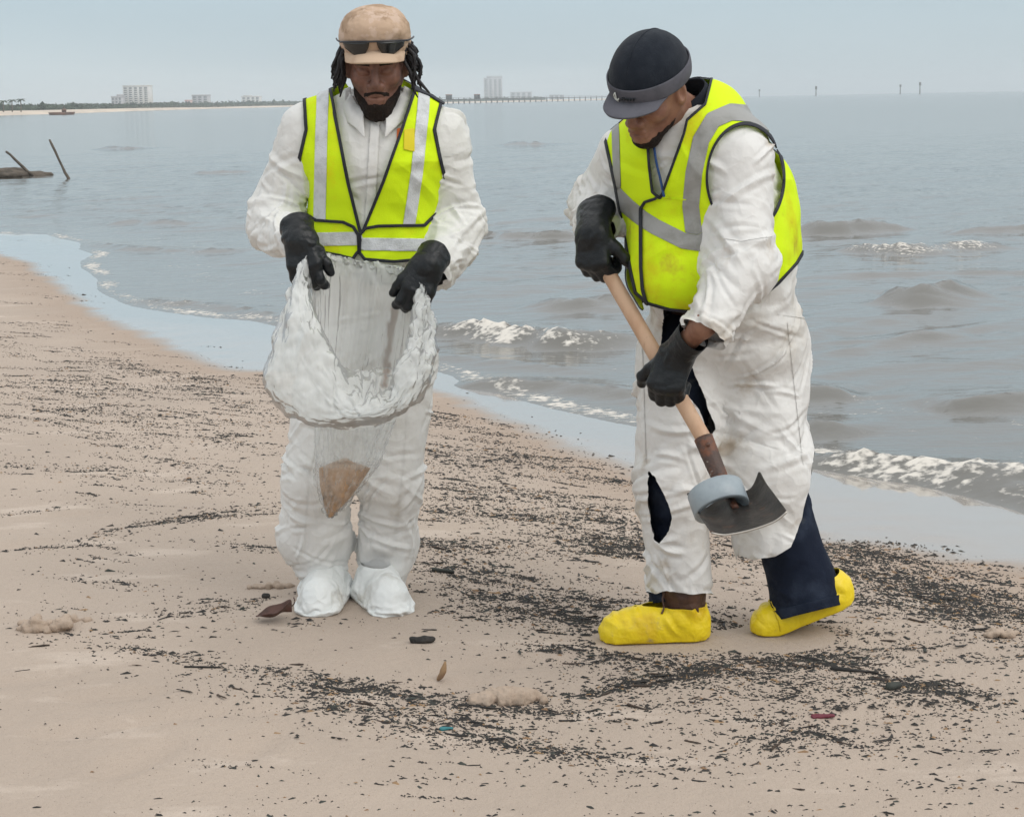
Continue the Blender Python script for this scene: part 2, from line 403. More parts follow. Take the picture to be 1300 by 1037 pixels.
def d_line(uv, pts):
    P = np.asarray(pts, float); d = np.full(len(uv), 1e9)
    for a, b in zip(P[:-1], P[1:]):
        ab = b - a; t = np.clip(((uv - a) @ ab) / (ab @ ab), 0, 1)
        d = np.minimum(d, np.linalg.norm(uv - a - t[:, None] * ab, axis=1))
    return d
def spline(pts, n, closed=False):
    P = np.asarray(pts, float); k = len(P)
    t = np.linspace(0, k if closed else k - 1, n, endpoint=not closed)
    i = np.floor(t).astype(int)
    if not closed: i = np.minimum(i, k - 2)
    u = (t - i)[:, None]
    g = (lambda j: P[j % k]) if closed else (lambda j: P[np.clip(j, 0, k - 1)])
    p0, p1, p2, p3 = g(i - 1), g(i), g(i + 1), g(i + 2)
    return 0.5 * (2 * p1 + (p2 - p0) * u + (2 * p0 - 5 * p1 + 4 * p2 - p3) * u * u + (3 * p1 - p0 - 3 * p2 + p3) * u ** 3)
def tube(pts, radii, seg=10, cap=True):
    P = np.asarray(pts, float); n = len(P); R = np.broadcast_to(np.asarray(radii, float), (n,))
    T = np.gradient(P, axis=0); T /= np.linalg.norm(T, axis=1, keepdims=True) + 1e-12
    ref = np.array([0, 0, 1.0]) if abs(T[0, 2]) < 0.9 else np.array([1.0, 0, 0])
    V = []; 
    for i in range(n):
        a = np.cross(T[i], ref); a /= np.linalg.norm(a) + 1e-12; b = np.cross(T[i], a); ref = -np.cross(T[i], a) if False else ref
        th = np.arange(seg) * 2 * np.pi / seg
        V.append(P[i] + R[i] * (np.cos(th)[:, None] * a + np.sin(th)[:, None] * b))
    V = np.concatenate(V)
    F = [[i * seg + j, i * seg + (j + 1) % seg, (i + 1) * seg + (j + 1) % seg, (i + 1) * seg + j] for i in range(n - 1) for j in range(seg)]
    if cap:
        V = np.concatenate([V, P[:1], P[-1:]]); a, b = n * seg, n * seg + 1
        F += [[a, (j + 1) % seg, j, j] for j in range(seg)]; F += [[b, (n - 1) * seg + j, (n - 1) * seg + (j + 1) % seg, (n - 1) * seg + (j + 1) % seg] for j in range(seg)]
        T3 = []
        for f in F:
            T3.append(f[:3]); 
            if f[3] != f[2]: T3.append([f[0], f[2], f[3]])
        return V, np.array(T3)
    F = np.array(F); return V, quads_to_tris(F)
def join(parts):
    Vs, Fs, o = [], [], 0
    for V, F in parts: Vs.append(V); Fs.append(np.asarray(F) + o); o += len(V)
    return np.concatenate(Vs), np.concatenate(Fs)
def ribbon(bands, V, T, N, lift):                             # cut the bands >= 0 out of a skin one after the other and lift it off along the normals
    bands = list(bands) if isinstance(bands, (list, tuple)) else [bands]
    A = [N] + bands
    for k in range(len(bands)):
        r = clip(V, T, A[1 + k], A); V, T, A = r[0], r[1], list(r[2:])
        if not len(T): break
    return V + A[0] * lift, T
def clipn(V, T, bands):
    A = list(bands)
    for k in range(len(bands)):
        r = clip(V, T, A[k], A); V, T, A = r[0], r[1], list(r[2:])
    return V, T
def subdivide(V, Q, lv):
    me = mesh_np('tmp', V, Q); o = bpy.data.objects.new('tmp', me); COL.objects.link(o)
    s = o.modifiers.new('s', 'SUBSURF'); s.levels = s.render_levels = lv
    dg = bpy.context.evaluated_depsgraph_get(); ev = o.evaluated_get(dg); m2 = ev.to_mesh()
    v = np.empty(len(m2.vertices) * 3, np.float32); m2.vertices.foreach_get('co', v)
    q = np.empty(len(m2.loops), np.int32); m2.loops.foreach_get('vertex_index', q)
    ls = np.empty(len(m2.polygons), np.int32); m2.polygons.foreach_get('loop_total', ls)
    assert (ls == 4).all()
    v = v.reshape(-1, 3).astype(float); q = q.reshape(-1, 4).copy()
    ev.to_mesh_clear(); bpy.data.objects.remove(o); bpy.data.meshes.remove(me)
    return v, q
def garment(fld, h, grow, inner, outer, iters, seed, amp=.01, bend=.05, grav=.0003, axis=None, iso=0.0, freq=7.0, lv=2, fine=0.0):
    """skin a form with coarse cloth, let it buckle into folds, then refine it"""
    st = max(1, int(round(h / float(fld.ax[0][1] - fld.ax[0][0]))))
    V, Q = surfnets(fld.f[::st, ::st, ::st] - np.float32(iso), [a[::st] for a in fld.ax])
    V = wrinkle(V, Q, fld, grow, inner, outer, iters, seed, amp, bend, grav, axis, iso, freq)
    V, Q = subdivide(V, Q, lv); T = quads_to_tris(Q)
    if fine: V = V + vnormals(V, T) * (fine * fbm(V * np.array([1, 1, 1.4]), 26, seed))[:, None]
    return V, Q, T
def creases(V, T, n, seed, axis, amp=.005, length=(.06, .20), width=.011, where=None, tilt=.7):
    """sharp ridges and valleys of stiff paper-like cloth, lying mostly across the given axis"""
    r = np.random.default_rng(seed); N = vnormals(V, T); a0 = np.asarray(axis, float)
    p = where(V) if where is not None else np.ones(len(V)); p = p / p.sum()
    d = np.zeros(len(V)); od = np.argsort(V[:, 2]); zs_ = V[od, 2]
    for i in r.choice(len(V), n, p=p):
        nn = N[i]; across = np.cross(nn, a0); across /= np.linalg.norm(across) + 1e-9; along = np.cross(nn, across)
        ang = r.normal() * tilt; dr = across * math.cos(ang) + along * math.sin(ang)
        L = r.uniform(*length) * .5; w = width * r.uniform(.7, 1.6); s = amp * r.uniform(.5, 1.3) * (1 if r.random() < .62 else -.8)
        b_ = L + 3 * w; m = od[np.searchsorted(zs_, V[i, 2] - b_):np.searchsorted(zs_, V[i, 2] + b_)]; m = m[(np.abs(V[m] - V[i]) < b_).all(1)]
        q = V[m] - V[i]; t = (q @ dr); sd = np.cross(nn, dr)
        x = q @ sd + .11 * t * t / L * r.normal() ; h = q @ nn
        tap = np.clip(1 - (t / L) ** 2, 0, 1); ok = (np.abs(h) < .05) & ((N[m] @ nn) > .15)
        sharp = np.exp(-np.abs(x) / (w * (.55 + .45 * tap))) - .45 * np.exp(-((np.abs(x) - 2.1 * w) / w) ** 2)
        d[m] += s * tap * sharp * ok
    return V + N * np.clip(d, -.011, .011)[:, None]

# ------------------------------------------------------------------ the beach and the sea
WL = -0.012                                                   # still-water level
def ground_line(px, z=WL): return np.array([G(u, v, z)[:2] for u, v in px])
water_edge = ground_line([(0, 297), (60, 300), (112, 313), (104, 342), (122, 368), (160, 388), (240, 402), (300, 405), (345, 410), (440, 438), (560, 472), (640, 503),
                          (700, 519), (760, 532), (830, 546), (960, 574), (1010, 584), (1100, 604), (1200, 622), (1300, 650), (1500, 720)])
dry_edge = ground_line([(-10, 322), (40, 338), (80, 368), (122, 402), (200, 436), (270, 466), (340, 474), (450, 488), (540, 500), (620, 530), (700, 560), (760, 585), (820, 610),
                        (920, 640), (1040, 682), (1120, 695), (1200, 712), (1300, 728), (1500, 790)])
def shore(L, amp, seed):                                      # a traced line made smooth, with small natural wobbles
    L = spline(L, 76); n = np.stack([-np.gradient(L[:, 1]), np.gradient(L[:, 0])], 1); n /= np.linalg.norm(n, axis=1, keepdims=True)
    return L + n * (amp * fbm(np.stack([L[:, 0], L[:, 1], 0 * L[:, 0]], 1), 1.3, seed) * np.clip(np.linalg.norm(L, axis=1) / 8, .6, 2))[:, None]
water_edge = shore(water_edge, .10, 71); dry_edge = shore(dry_edge, .05, 72)
far_left = np.array([(-9000, 400), (-400, 180), (-60, 42), (-16, 24)])
far_right = np.array([(4.2, 3.2), (9, -4), (40, -40), (9000, -40), (9000, 9000), (-9000, 9000)])
sea_poly = np.concatenate([far_left, water_edge, far_right])
wet_poly = np.concatenate([far_left - np.array([0, 1.5]), dry_edge, far_right - np.array([0.6, 0.6])])

def grid_mesh(xs, ys):
    X, Y = np.meshgrid(xs, ys, indexing='ij'); n, m = X.shape
    I = np.arange(n * m).reshape(n, m)
    F = np.stack([I[:-1, :-1], I[1:, :-1], I[1:, 1:], I[:-1, 1:]], -1).reshape(-1, 4)
    return X.ravel(), Y.ravel(), F
def compact(V, F, keepv, *attrs):
    k = keepv[F].any(1); F = F[k]
    us, iv = np.unique(F, return_inverse=True)
    return (V[us], iv.reshape(F.shape)) + tuple(a[us] for a in attrs)

prints = [(40, 860, .4, .012), (150, 880, .2, .012), (230, 905, .5, .014), (330, 900, .1, .012), (110, 925, .3, .014), (610, 845, .2, .010), (700, 840, .0, .010), (1150, 815, .1, .012), (1220, 830, .0, .012), (1120, 905, .2, .010), (250, 735, .3, .008), (560, 870, .3, .010), (30, 690, .2, .010), (100, 650, .1, .010), (1270, 870, .1, .012), (330, 940, 1.2, .012), (180, 960, 1.0, .014)]
def sand_height(X, Y):
    xy = np.stack([X, Y], 1)
    s = sd_poly(xy, sea_poly)
    z = np.where(s < 0, WL + np.clip(-s * 0.03, 0, -WL), WL - np.clip(s * 0.07, 0, 0.5))
    P = np.stack([X, Y, 0 * X], 1)
    dry = np.clip((-s - 0.3) / 1.2, 0, 1)
    lump = 0.010 * fbm(P, 1.1, 3) + 0.006 * fbm(P * np.array([1, 1.6, 1]), 4.5, 8) + 0.0035 * vnoise(P, 14, 4)
    for u, v, a_, dp in prints:
        c = G(u, v); q = np.stack([(X - c[0]) * math.cos(a_) + (Y - c[1]) * math.sin(a_), -(X - c[0]) * math.sin(a_) + (Y - c[1]) * math.cos(a_)], 1)
        k = np.hypot(q[:, 0] / .15, q[:, 1] / .06); lump = lump - dp * np.clip(1 - k ** 4, 0, 1) + .4 * dp * np.exp(-((k - 1.25) / .2) ** 2)
    return z + lump * (0.12 + 0.88 * dry) - 0.004 * dry, s
xs = np.concatenate([np.arange(-60, -9, 3.0), np.arange(-9, 7, 0.036), np.arange(7, 45, 3.0)])
ys = np.concatenate([np.arange(-30, 2.4, 2.0), np.arange(2.4, 9.5, 0.034), np.arange(9.5, 24, 0.07), np.arange(24, 80, 4.0)])
X, Y, F = grid_mesh(xs, ys)
Z, S = sand_height(X, Y)
WETD = sd_poly(np.stack([X, Y], 1), wet_poly)
wob = 0.10 * fbm(np.stack([X, Y * 1.5, 0 * X], 1), 1.6, 21) + 0.05 * vnoise(np.stack([X, Y * 2, 0 * X], 1), 7, 31)
wet = np.clip((WETD + wob) / 0.16 + 0.4, 0, 1)
damp = np.clip((WETD + wob * 1.6 + 0.55) / 0.7, 0, 1)
V = np.stack([X, Y, Z], 1)
V, F, wet, damp, S = compact(V, F, S < 6, wet, damp, S)
def sand_material():
    m = bpy.data.materials.new('beach_sand'); m.use_nodes = True; t = m.node_tree; b = t.nodes['Principled BSDF']; L = t.links.new
    tc = t.nodes.new('ShaderNodeTexCoord')
    def noise(sc, det=6, rough=0.6, stretch=None):
        n = t.nodes.new('ShaderNodeTexNoise'); n.inputs['Scale'].default_value = sc; n.inputs['Detail'].default_value = det; n.inputs['Roughness'].default_value = rough
        if stretch:
            mp = t.nodes.new('ShaderNodeMapping'); mp.inputs['Scale'].default_value = stretch; L(tc.outputs['Object'], mp.inputs[0]); L(mp.outputs[0], n.inputs['Vector'])
        else: L(tc.outputs['Object'], n.inputs['Vector'])
        return n.outputs['Fac']
    def rng_(s, a, b_, c=0.0, d=1.0):
        r = t.nodes.new('ShaderNodeMapRange'); r.interpolation_type = 'SMOOTHSTEP'
        for k, v in zip(('From Min', 'From Max', 'To Min', 'To Max'), (a, b_, c, d)): r.inputs[k].default_value = v
        L(s, r.inputs['Value']); return r.outputs[0]
    def mix(f, A, B):
        x = t.nodes.new('ShaderNodeMix'); x.data_type = 'RGBA'
        if isinstance(f, float): x.inputs['Factor'].default_value = f
        else: L(f, x.inputs['Factor'])
        for k, c in (('A', A), ('B', B)):
            if isinstance(c, tuple): x.inputs[k].default_value = (*c, 1)
            else: L(c, x.inputs[k])
        return x.outputs['Result']
    c = mix(rng_(noise(0.9), 0.35, 0.65), (0.455, 0.375, 0.31), (0.41, 0.338, 0.28))
    c = mix(rng_(noise(3.2, stretch=(0.6, 1.7, 1)), 0.56, 0.68), c, (0.52, 0.437, 0.368))          # drier, paler crust
    c = mix(rng_(noise(700, 2), 0.55, 0.7), c, (0.30, 0.22, 0.17))                                # grains
    c = mix(rng_(noise(120, 3), 0.68, 0.74), c, (0.10, 0.08, 0.07))                               # dark specks
    aw = t.nodes.new('ShaderNodeAttribute'); aw.attribute_name = 'wet'
    ad = t.nodes.new('ShaderNodeAttribute'); ad.attribute_name = 'damp'
    c = mix(ad.outputs['Fac'], c, (0.36, 0.275, 0.215))
    c = mix(aw.outputs['Fac'], c, (0.27, 0.235, 0.20))
    L(c, b.inputs['Base Color'])
    r = t.nodes.new('ShaderNodeMix'); r.inputs['A'].default_value = 0.9; r.inputs['B'].default_value = 0.10; L(aw.outputs['Fac'], r.inputs['Factor'])
    L(r.outputs['Result'], b.inputs['Roughness'])
    L(aw.outputs['Fac'], b.inputs['Coat Weight']); b.inputs['Coat Roughness'].default_value = 0.05; b.inputs['Coat IOR'].default_value = 1.45
    b.inputs['Specular IOR Level'].default_value = 0.35
    inv = t.nodes.new('ShaderNodeMath'); inv.operation = 'SUBTRACT'; inv.inputs[0].default_value = 1.0; L(aw.outputs['Fac'], inv.inputs[1])
    prev = None
    for sc, st, di in ((40, 0.55, 0.012), (350, 0.5, 0.004)):
        bp = t.nodes.new('ShaderNodeBump'); bp.inputs['Distance'].default_value = di
        mm = t.nodes.new('ShaderNodeMath'); mm.operation = 'MULTIPLY'; mm.inputs[1].default_value = st; L(inv.outputs[0], mm.inputs[0]); L(mm.outputs[0], bp.inputs['Strength'])
        L(noise(sc, 4), bp.inputs['Height'])
        if prev: L(prev, bp.inputs['Normal'])
        prev = bp.outputs[0]
    L(prev, b.inputs['Normal'])
    return m
M['sand'] = sand_material()
link('beach_sand', mesh_np('beach_sand', V, F, {'wet': wet, 'damp': damp}), M['sand'], kind='structure')

def water_material():
    m = bpy.data.materials.new('sea_water'); m.use_nodes = True; t = m.node_tree; b = t.nodes['Principled BSDF']; L = t.links.new
    tc = t.nodes.new('ShaderNodeTexCoord')
    at = t.nodes.new('ShaderNodeAttribute'); at.attribute_name = 'foam'
    def noise(sc, det=5, stretch=None):
        n = t.nodes.new('ShaderNodeTexNoise'); n.inputs['Scale'].default_value = sc; n.inputs['Detail'].default_value = det
        mp = t.nodes.new('ShaderNodeMapping'); mp.inputs['Scale'].default_value = stretch or (1, 1, 1); L(tc.outputs['Object'], mp.inputs[0]); L(mp.outputs[0], n.inputs['Vector'])
        return n.outputs['Fac']
    ad = t.nodes.new('ShaderNodeMath'); ad.operation = 'ADD'; L(at.outputs['Fac'], ad.inputs[0])
    sb = t.nodes.new('ShaderNodeMath'); sb.operation = 'MULTIPLY_ADD'; sb.inputs[1].default_value = 1.1; sb.inputs[2].default_value = -0.55
    L(noise(28, 6, (0.8, 1, 1.5)), sb.inputs[0]); L(sb.outputs[0], ad.inputs[1])
    r = t.nodes.new('ShaderNodeMapRange'); r.inputs['From Min'].default_value = 0.45; r.inputs['From Max'].default_value = 0.72; r.interpolation_type = 'SMOOTHSTEP'
    L(ad.outputs[0], r.inputs['Value'])
    x = t.nodes.new('ShaderNodeMix'); x.data_type = 'RGBA'; L(r.outputs[0], x.inputs['Factor'])
    x.inputs['A'].default_value = (0.108, 0.103, 0.089, 1); x.inputs['B'].default_value = (0.66, 0.62, 0.56, 1)
    L(x.outputs['Result'], b.inputs['Base Color'])
    rr = t.nodes.new('ShaderNodeMix'); rr.inputs['A'].default_value = 0.10; rr.inputs['B'].default_value = 0.8; L(r.outputs[0], rr.inputs['Factor']); L(rr.outputs['Result'], b.inputs['Roughness'])
    b.inputs['IOR'].default_value = 1.75
    prev = None
    for sc, st, di, strc in ((1.1, 0.5, 0.025, (0.45, 1, 1)), (5.5, 0.5, 0.015, (0.4, 1, 1)), (26, 0.35, 0.003, (0.7, 1, 1))):
        bp = t.nodes.new('ShaderNodeBump'); bp.inputs['Strength'].default_value = st; bp.inputs['Distance'].default_value = di
        L(noise(sc, 4, strc), bp.inputs['Height'])
        if prev: L(prev, bp.inputs['Normal'])
        prev = bp.outputs[0]
    L(prev, b.inputs['Normal'])
    return m
M['water'] = water_material()
breakers = [  # crest traced on the water: points, height, steepness of the face, width of the back, foam
    ([(600, 303), (650, 307), (735, 307)], 0.10, 0.10, 0.5, 0.45), ([(545, 424), (600, 430), (660, 438), (720, 442), (800, 437)], 0.16, 0.11, 0.5, 0.85),
    ([(1020, 296), (1060, 298), (1130, 292)], 0.20, 0.16, 0.7, 0.35), ([(1085, 322), (1160, 327), (1250, 319)], 0.13, 0.12, 0.6, 0.8),
    ([(1125, 388), (1170, 390), (1220, 381)], 0.16, 0.16, 0.5, 0.0), ([(680, 392), (740, 394), (800, 387)], 0.11, 0.16, 0.5, 0.0),
    ([(990, 578), (1080, 592), (1150, 604), (1220, 612), (1300, 620), (1500, 670)], 0.10, 0.10, 0.3, 0.9), ([(590, 490), (660, 492), (720, 495), (810, 508)], 0.07, 0.08, 0.25, 0.3),
    ([(990, 504), (1055, 508)], 0.09, 0.12, 0.4, 0.0), ([(1215, 526), (1260, 522), (1330, 514)], 0.09, 0.12, 0.4, 0.0), ([(1240, 620), (1330, 640)], 0.07, 0.08, 0.2, 0.4),
    ([(165, 285), (220, 288)], 0.09, 0.2, 0.5, 0.0), ([(120, 312), (200, 320), (290, 322)], 0.05, 0.12, 0.4, 0.3), ([(190, 384), (300, 394), (420, 420)], 0.04, 0.08, 0.3, 0.55),
    ([(650, 185), (680, 185)], 0.18, 0.4, 1.5, 0.0), ([(1010, 545), (1060, 552)], 0.08, 0.1, 0.3, 0.1), ([(1240, 300), (1330, 297)], 0.10, 0.16, 0.6, 0.0), ([(560, 455), (700, 470)], 0.03, 0.1, 0.3, 0.45),
    ([(135, 190), (160, 190)], 0.16, 0.4, 1.5, 0.0), ([(260, 222), (310, 221)], 0.10, 0.3, 1.0, 0.0), ([(1080, 355), (1280, 350)], 0.04, 0.15, 0.5, 0.0), ([(1060, 440), (1200, 432)], 0.04, 0.12, 0.4, 0.0)]
yy = [3.0]
while yy[-1] < 72: yy.append(yy[-1] + max(0.034, 0.0052 * yy[-1]))
xs2 = np.arange(-24, 26, 0.066)
X, Y, F = grid_mesh(xs2, np.array(yy))
xy = np.stack([X, Y], 1)
def sea_surface(X, Y):
    xy = np.stack([X, Y], 1); P = np.stack([X, Y, 0 * X], 1)
    s = sd_poly(xy, sea_poly)
    dmp = np.clip(s / 2.5, 0, 1) * np.clip((72 - Y) / 48, 0, 1) * np.clip((X + 24) / 3, 0, 1) * np.clip((26 - X) / 3, 0, 1)
    sw = P @ np.array([[0.75, 0.66, 0], [-0.66, 0.75, 0], [0, 0, 1]]).T   # axes along / across the crests
    rg = lambda n_: 1 - 2 * np.abs(n_)
    h = 0.026 * rg(vnoise(sw * np.array([0.28, 0.9, 1]), 0.8, 40)) + 0.020 * rg(vnoise(sw * np.array([0.36, 1.0, 1]), 2.1, 44)) * (.6 + .5 * vnoise(P, .5, 48)) + 0.010 * rg(vnoise(sw * np.array([.5, 1, 1]), 5.5, 47)) + .003 * vnoise(sw, 14, 49)
    h = h * dmp
    foam = np.zeros(len(X))
    nz = fbm(P, 6.0, 50); nz2 = fbm(P, 1.7, 52); nz3 = fbm(P, 19.0, 57)
    for pts, H, wf, wb, fo in breakers:
        g_ = ground_line(pts); g_ = np.concatenate([g_[:1] + (g_[:1] - g_[1:2]) * .35, g_, g_[-1:] + (g_[-1:] - g_[-2:-1]) * .35]); L = spline(g_, 24)
        lo, hi = L.min(0) - 2.5, L.max(0) + 2.5
        m = np.where((X > lo[0]) & (X < hi[0]) & (Y > lo[1]) & (Y < hi[1]))[0]
        q = xy[m] + np.stack([0 * X[m], 0.16 * nz2[m] + .05 * nz[m]], 1); best = np.full(len(m), 1e9); sg = np.zeros(len(m)); tt = np.zeros(len(m))
        for i, (a, b) in enumerate(zip(L[:-1], L[1:])):
            ab = b - a; t = np.clip(((q - a) @ ab) / (ab @ ab), 0, 1); r = q - a - t[:, None] * ab; d = np.linalg.norm(r, axis=1)
            bt = d < best; best[bt] = d[bt]; sg[bt] = np.sign(ab[0] * r[bt, 1] - ab[1] * r[bt, 0]); tt[bt] = (i + t[bt]) / 23
        end = np.clip(np.minimum(tt, 1 - tt) / 0.38, 0, 1); end = end * end * (3 - 2 * end) * np.where((tt > 0) & (tt < 1), 1, 0)
        shore = sg < 0
        prof = np.where(shore, np.clip(1 - best / (wf * 2.2), 0, 1) ** 1.7, .55 * np.exp(-best / (wb * .35)) + .45 * np.exp(-(best / wb) ** 2))
        h[m] += .72 * H * prof * end * (1 + 0.45 * nz2[m] + .30 * nz[m] + .15 * nz3[m]) + fo * prof * end * (.022 * nz[m] + .016 * nz3[m]) * (best < 0.4)
        if fo: foam[m] = np.maximum(foam[m], fo * end ** 0.6 * np.where(shore, np.exp(-(best / (wf * 2.6)) ** 2), np.exp(-(best / (wb * 0.35)) ** 2)) * (0.66 + 0.55 * nz[m] + .25 * nz3[m]))
    edge = np.exp(-((s - 0.10) / 0.13) ** 2)
    foam = np.maximum(foam, edge * (0.50 + 0.45 * nz2))
    wash = np.exp(-((s - 0.9) / 0.8) ** 2)
    foam = np.maximum(foam, wash * (0.28 + 0.40 * nz))
    z = WL + h + np.where(s < 0, 0.08 * s, 0.004 * np.clip(s / 0.1, 0, 1))
    return z, foam, s
Z, foam, S = sea_surface(X, Y)
V, F, foam = compact(np.stack([X, Y, Z], 1), F, S > -0.25, np.clip(foam, 0, 1.2))
link('sea', mesh_np('sea', V, F, {'foam': foam}), M['water'], kind='structure')
y1 = yy[-1]; xa, xb = xs2[0], xs2[-1]
FV = [(-9000, y1, WL), (xa, y1, WL), (xb, y1, WL), (9000, y1, WL), (9000, 14000, WL), (-9000, 14000, WL), (xb, -40, WL), (9000, -40, WL), (xa, 26, WL), (-9000, 26, WL)]
link('sea', mesh_np('sea', FV, np.array([(1, 2, 5, 5), (2, 3, 4, 4), (2, 4, 5, 5), (0, 1, 5, 5), (2, 6, 7, 7), (2, 7, 3, 3), (0, 9, 8, 8), (0, 8, 1, 1)])[:, :3], smooth=False), M['water'], kind='structure')

# ------------------------------------------------------------------ far shore, buildings, pier
def hz(u): return 141 - 0.0201 * u                            # the horizon line in the photograph
def far(u, v, Yd): return W(u, v, Yd)
M['far_sand'] = material('pale_far_beach', (0.62, 0.52, 0.42), 0.9, (0.52, 0.44, 0.36), 0.02, 0.4, 0.6)
M['far_trees'] = material('far_foliage', (0.035, 0.055, 0.03), 0.9, (0.06, 0.085, 0.045), 0.08, 0.4, 0.65)
M['scrub'] = material('far_scrub', (0.10, 0.095, 0.06), 0.9, (0.06, 0.065, 0.04), 0.05, 0.4, 0.65)
M['bld_pale'] = material('pale_render', (0.60, 0.60, 0.58), 0.8, (0.52, 0.52, 0.51), 0.1, 0.4, 0.7)
M['bld_grey'] = material('grey_concrete', (0.40, 0.40, 0.42), 0.8, (0.34, 0.34, 0.36), 0.1, 0.4, 0.7)
M['bld_pink'] = material('pink_render', (0.55, 0.36, 0.33), 0.8)
M['glass_far'] = material('dark_window_band', (0.06, 0.075, 0.09), 0.25)
M['pier'] = material('weathered_pier_timber', (0.11, 0.10, 0.09), 0.85, (0.07, 0.065, 0.06), 0.3, 0.4, 0.7)
M['pier_roof'] = material('red_brown_roof', (0.30, 0.13, 0.08), 0.8)
M['drift'] = material('weathered_driftwood', (0.115, 0.095, 0.075), 0.85, (0.06, 0.05, 0.04), 6, 0.4, 0.65, bump=(('noise', 14, 0.6, 0.03),))
M['bark'] = material('palm_bark', (0.14, 0.11, 0.08), 0.9)
M['hull'] = material('rusty_brown_hull', (0.20, 0.10, 0.06), 0.7, (0.12, 0.07, 0.05), 0.8, 0.4, 0.65)
def box(x0, x1, y0, y1, z0, z1):
    V = np.array([(x, y, z) for x in (x0, x1) for y in (y0, y1) for z in (z0, z1)], float)
    return V, np.array([(0, 1, 3), (0, 3, 2), (4, 6, 7), (4, 7, 5), (0, 4, 5), (0, 5, 1), (2, 3, 7), (2, 7, 6), (0, 2, 6), (0, 6, 4), (1, 5, 7), (1, 7, 3)])
# low sandy shore: a long bank running away to the right, its water line rising to the horizon
prof = [(-500, 520), (-200, 525), (0, 540), (100, 640), (190, 900), (280, 1200), (420, 1500), (600, 1750), (900, 2300)]
bankV, bankF = [], []
for i, (u, D) in enumerate(prof):
    x = (u - PPX) / FPX * D
    for dy, z in ((0, WL - 0.05), (3, 0.35), (12, 0.9), (60, 1.4), (260, 1.6), (900, 1.8)): bankV.append((x - dy * 0.3, D + dy, z))
for i in range(len(prof) - 1):
    for j in range(5): bankF.append((i * 6 + j, (i + 1) * 6 + j, (i + 1) * 6 + j + 1, i * 6 + j + 1))
link('far_shore', mesh_np('far_shore', bankV, bankF, smooth=False), M['far_sand'], kind='structure')
def clumps(spec, seed, tri=5):
    """foliage as many small facets: rows of (u0, u1, distance, height, count)"""
    r = np.random.default_rng(seed); Vs, Fs = [], []; o = 0
    for u0, u1, D0, D1, hgt, n, sz in spec:
        for _ in range(n):
            f = r.random(); u = u0 + (u1 - u0) * f; D = D0 + (D1 - D0) * f + r.normal() * 12
            x = (u - PPX) / FPX * D; top = hgt * (0.72 + 0.28 * float(vnoise(np.array([[x * 0.03, 0, 7]]), 1, seed)[0])) 
            c = np.array([x, D, 1.0 + top * r.random() ** 0.7])
            a = r.normal(size=(3, 3)) * sz * (0.6 + r.random()) * np.array([1.3, 1, 0.7])
            Vs.append(c + a); Fs.append((o, o + 1, o + 2)); o += 3
    return np.concatenate(Vs), np.array(Fs)
V, F = clumps([(-300, 0, 600, 640, 3.0, 2500, .55), (0, 100, 640, 760, 3.0, 2600, .6), (100, 200, 760, 1100, 3.4, 2400, .75), (200, 300, 1100, 1420, 4.0, 2200, .95), (300, 420, 1420, 1700, 4.2, 2000, 1.1), (420, 700, 1700, 2100, 3.6, 2000, 1.3)], 5)
tr = link('distant_woodland', mesh_np('distant_woodland', V, F, smooth=False), M['far_trees'], kind='stuff'); tag(tr, 'dark hazy line of trees along the far shore', 'trees')
V, F = clumps([(170, 300, 980, 1300, 1.2, 1800, .5), (290, 420, 1280, 1560, 1.4, 1500, .7)], 6)
tr = link('shore_scrub', mesh_np('shore_scrub', V, F, smooth=False), M['scrub'], kind='stuff'); tag(tr, 'low brown scrub along the far water line', 'scrub')
def building(name, u0, u1, vtop, D, depth, wallm, bays, floors, label, setback=None):
    x0, x1 = (u0 - PPX) / FPX * D, (u1 - PPX) / FPX * D
    um = (u0 + u1) / 2; zt = W(um, vtop, D)[2]
    root = empty(name, ((x0 + x1) / 2, D, 0)); tag(root, label, 'building', 'far buildings across the water')
    V, F = box(x0, x1, D, D + depth, 0, zt); obj('wall', V, F, wallm, root, smooth=False)
    V, F = box(x0 - 0.3, x1 + 0.3, D - 0.3, D + depth + 0.3, zt + 0.01, zt + 0.9); rf = obj('roof', V, F, wallm, root, smooth=False)
    if setback:
        a, b, h = setback; V, F = box(x0 + (x1 - x0) * a, x0 + (x1 - x0) * b, D + 1, D + depth - 1, zt + 0.92, zt + h); obj('roof_storey', V, F, wallm, root, smooth=False)
    bw = (x1 - x0) / bays
    for k in range(bays):
        a, b = x0 + bw * (k + 0.22), x0 + bw * (k + 0.78)
        V, F = box(a, b, D - 0.25, D + 0.05, zt * 0.08, zt * 0.95); wn = obj('window', V, F, M['glass_far'], root, smooth=False)
        for j in range(1, floors):
            z = zt * (0.08 + 0.87 * j / floors); V, F = box(a + 0.02, b - 0.02, D - 0.6, D - 0.2, z - 0.35, z + 0.35); 
            o = obj('balcony', V, F, wallm, wn, smooth=False)
    return root
building('hotel_tower', 170, 202, 109.5, 1500, 18, M['bld_pale'], 5, 10, 'pale hotel tower with dark vertical window bays above the far trees')
building('apartment_block', 155, 168, 123.5, 1480, 14, M['bld_grey'], 3, 4, 'small grey block just beside the striped hotel tower', (0.5, 0.95, 2.5))
building('office_block', 256, 276, 121.5, 1700, 16, M['bld_grey'], 3, 5, 'low grey block beside the small pink house on the far shore')
building('pink_house', 247, 254, 128, 1650, 10, M['bld_pink'], 2, 2, 'small pink house among the far trees')
building('low_block', 318, 341, 123, 2000, 16, M['bld_pale'], 4, 4, 'low pale block on the far shore just beside the tan-capped worker', (0.1, 0.5, 2.0))
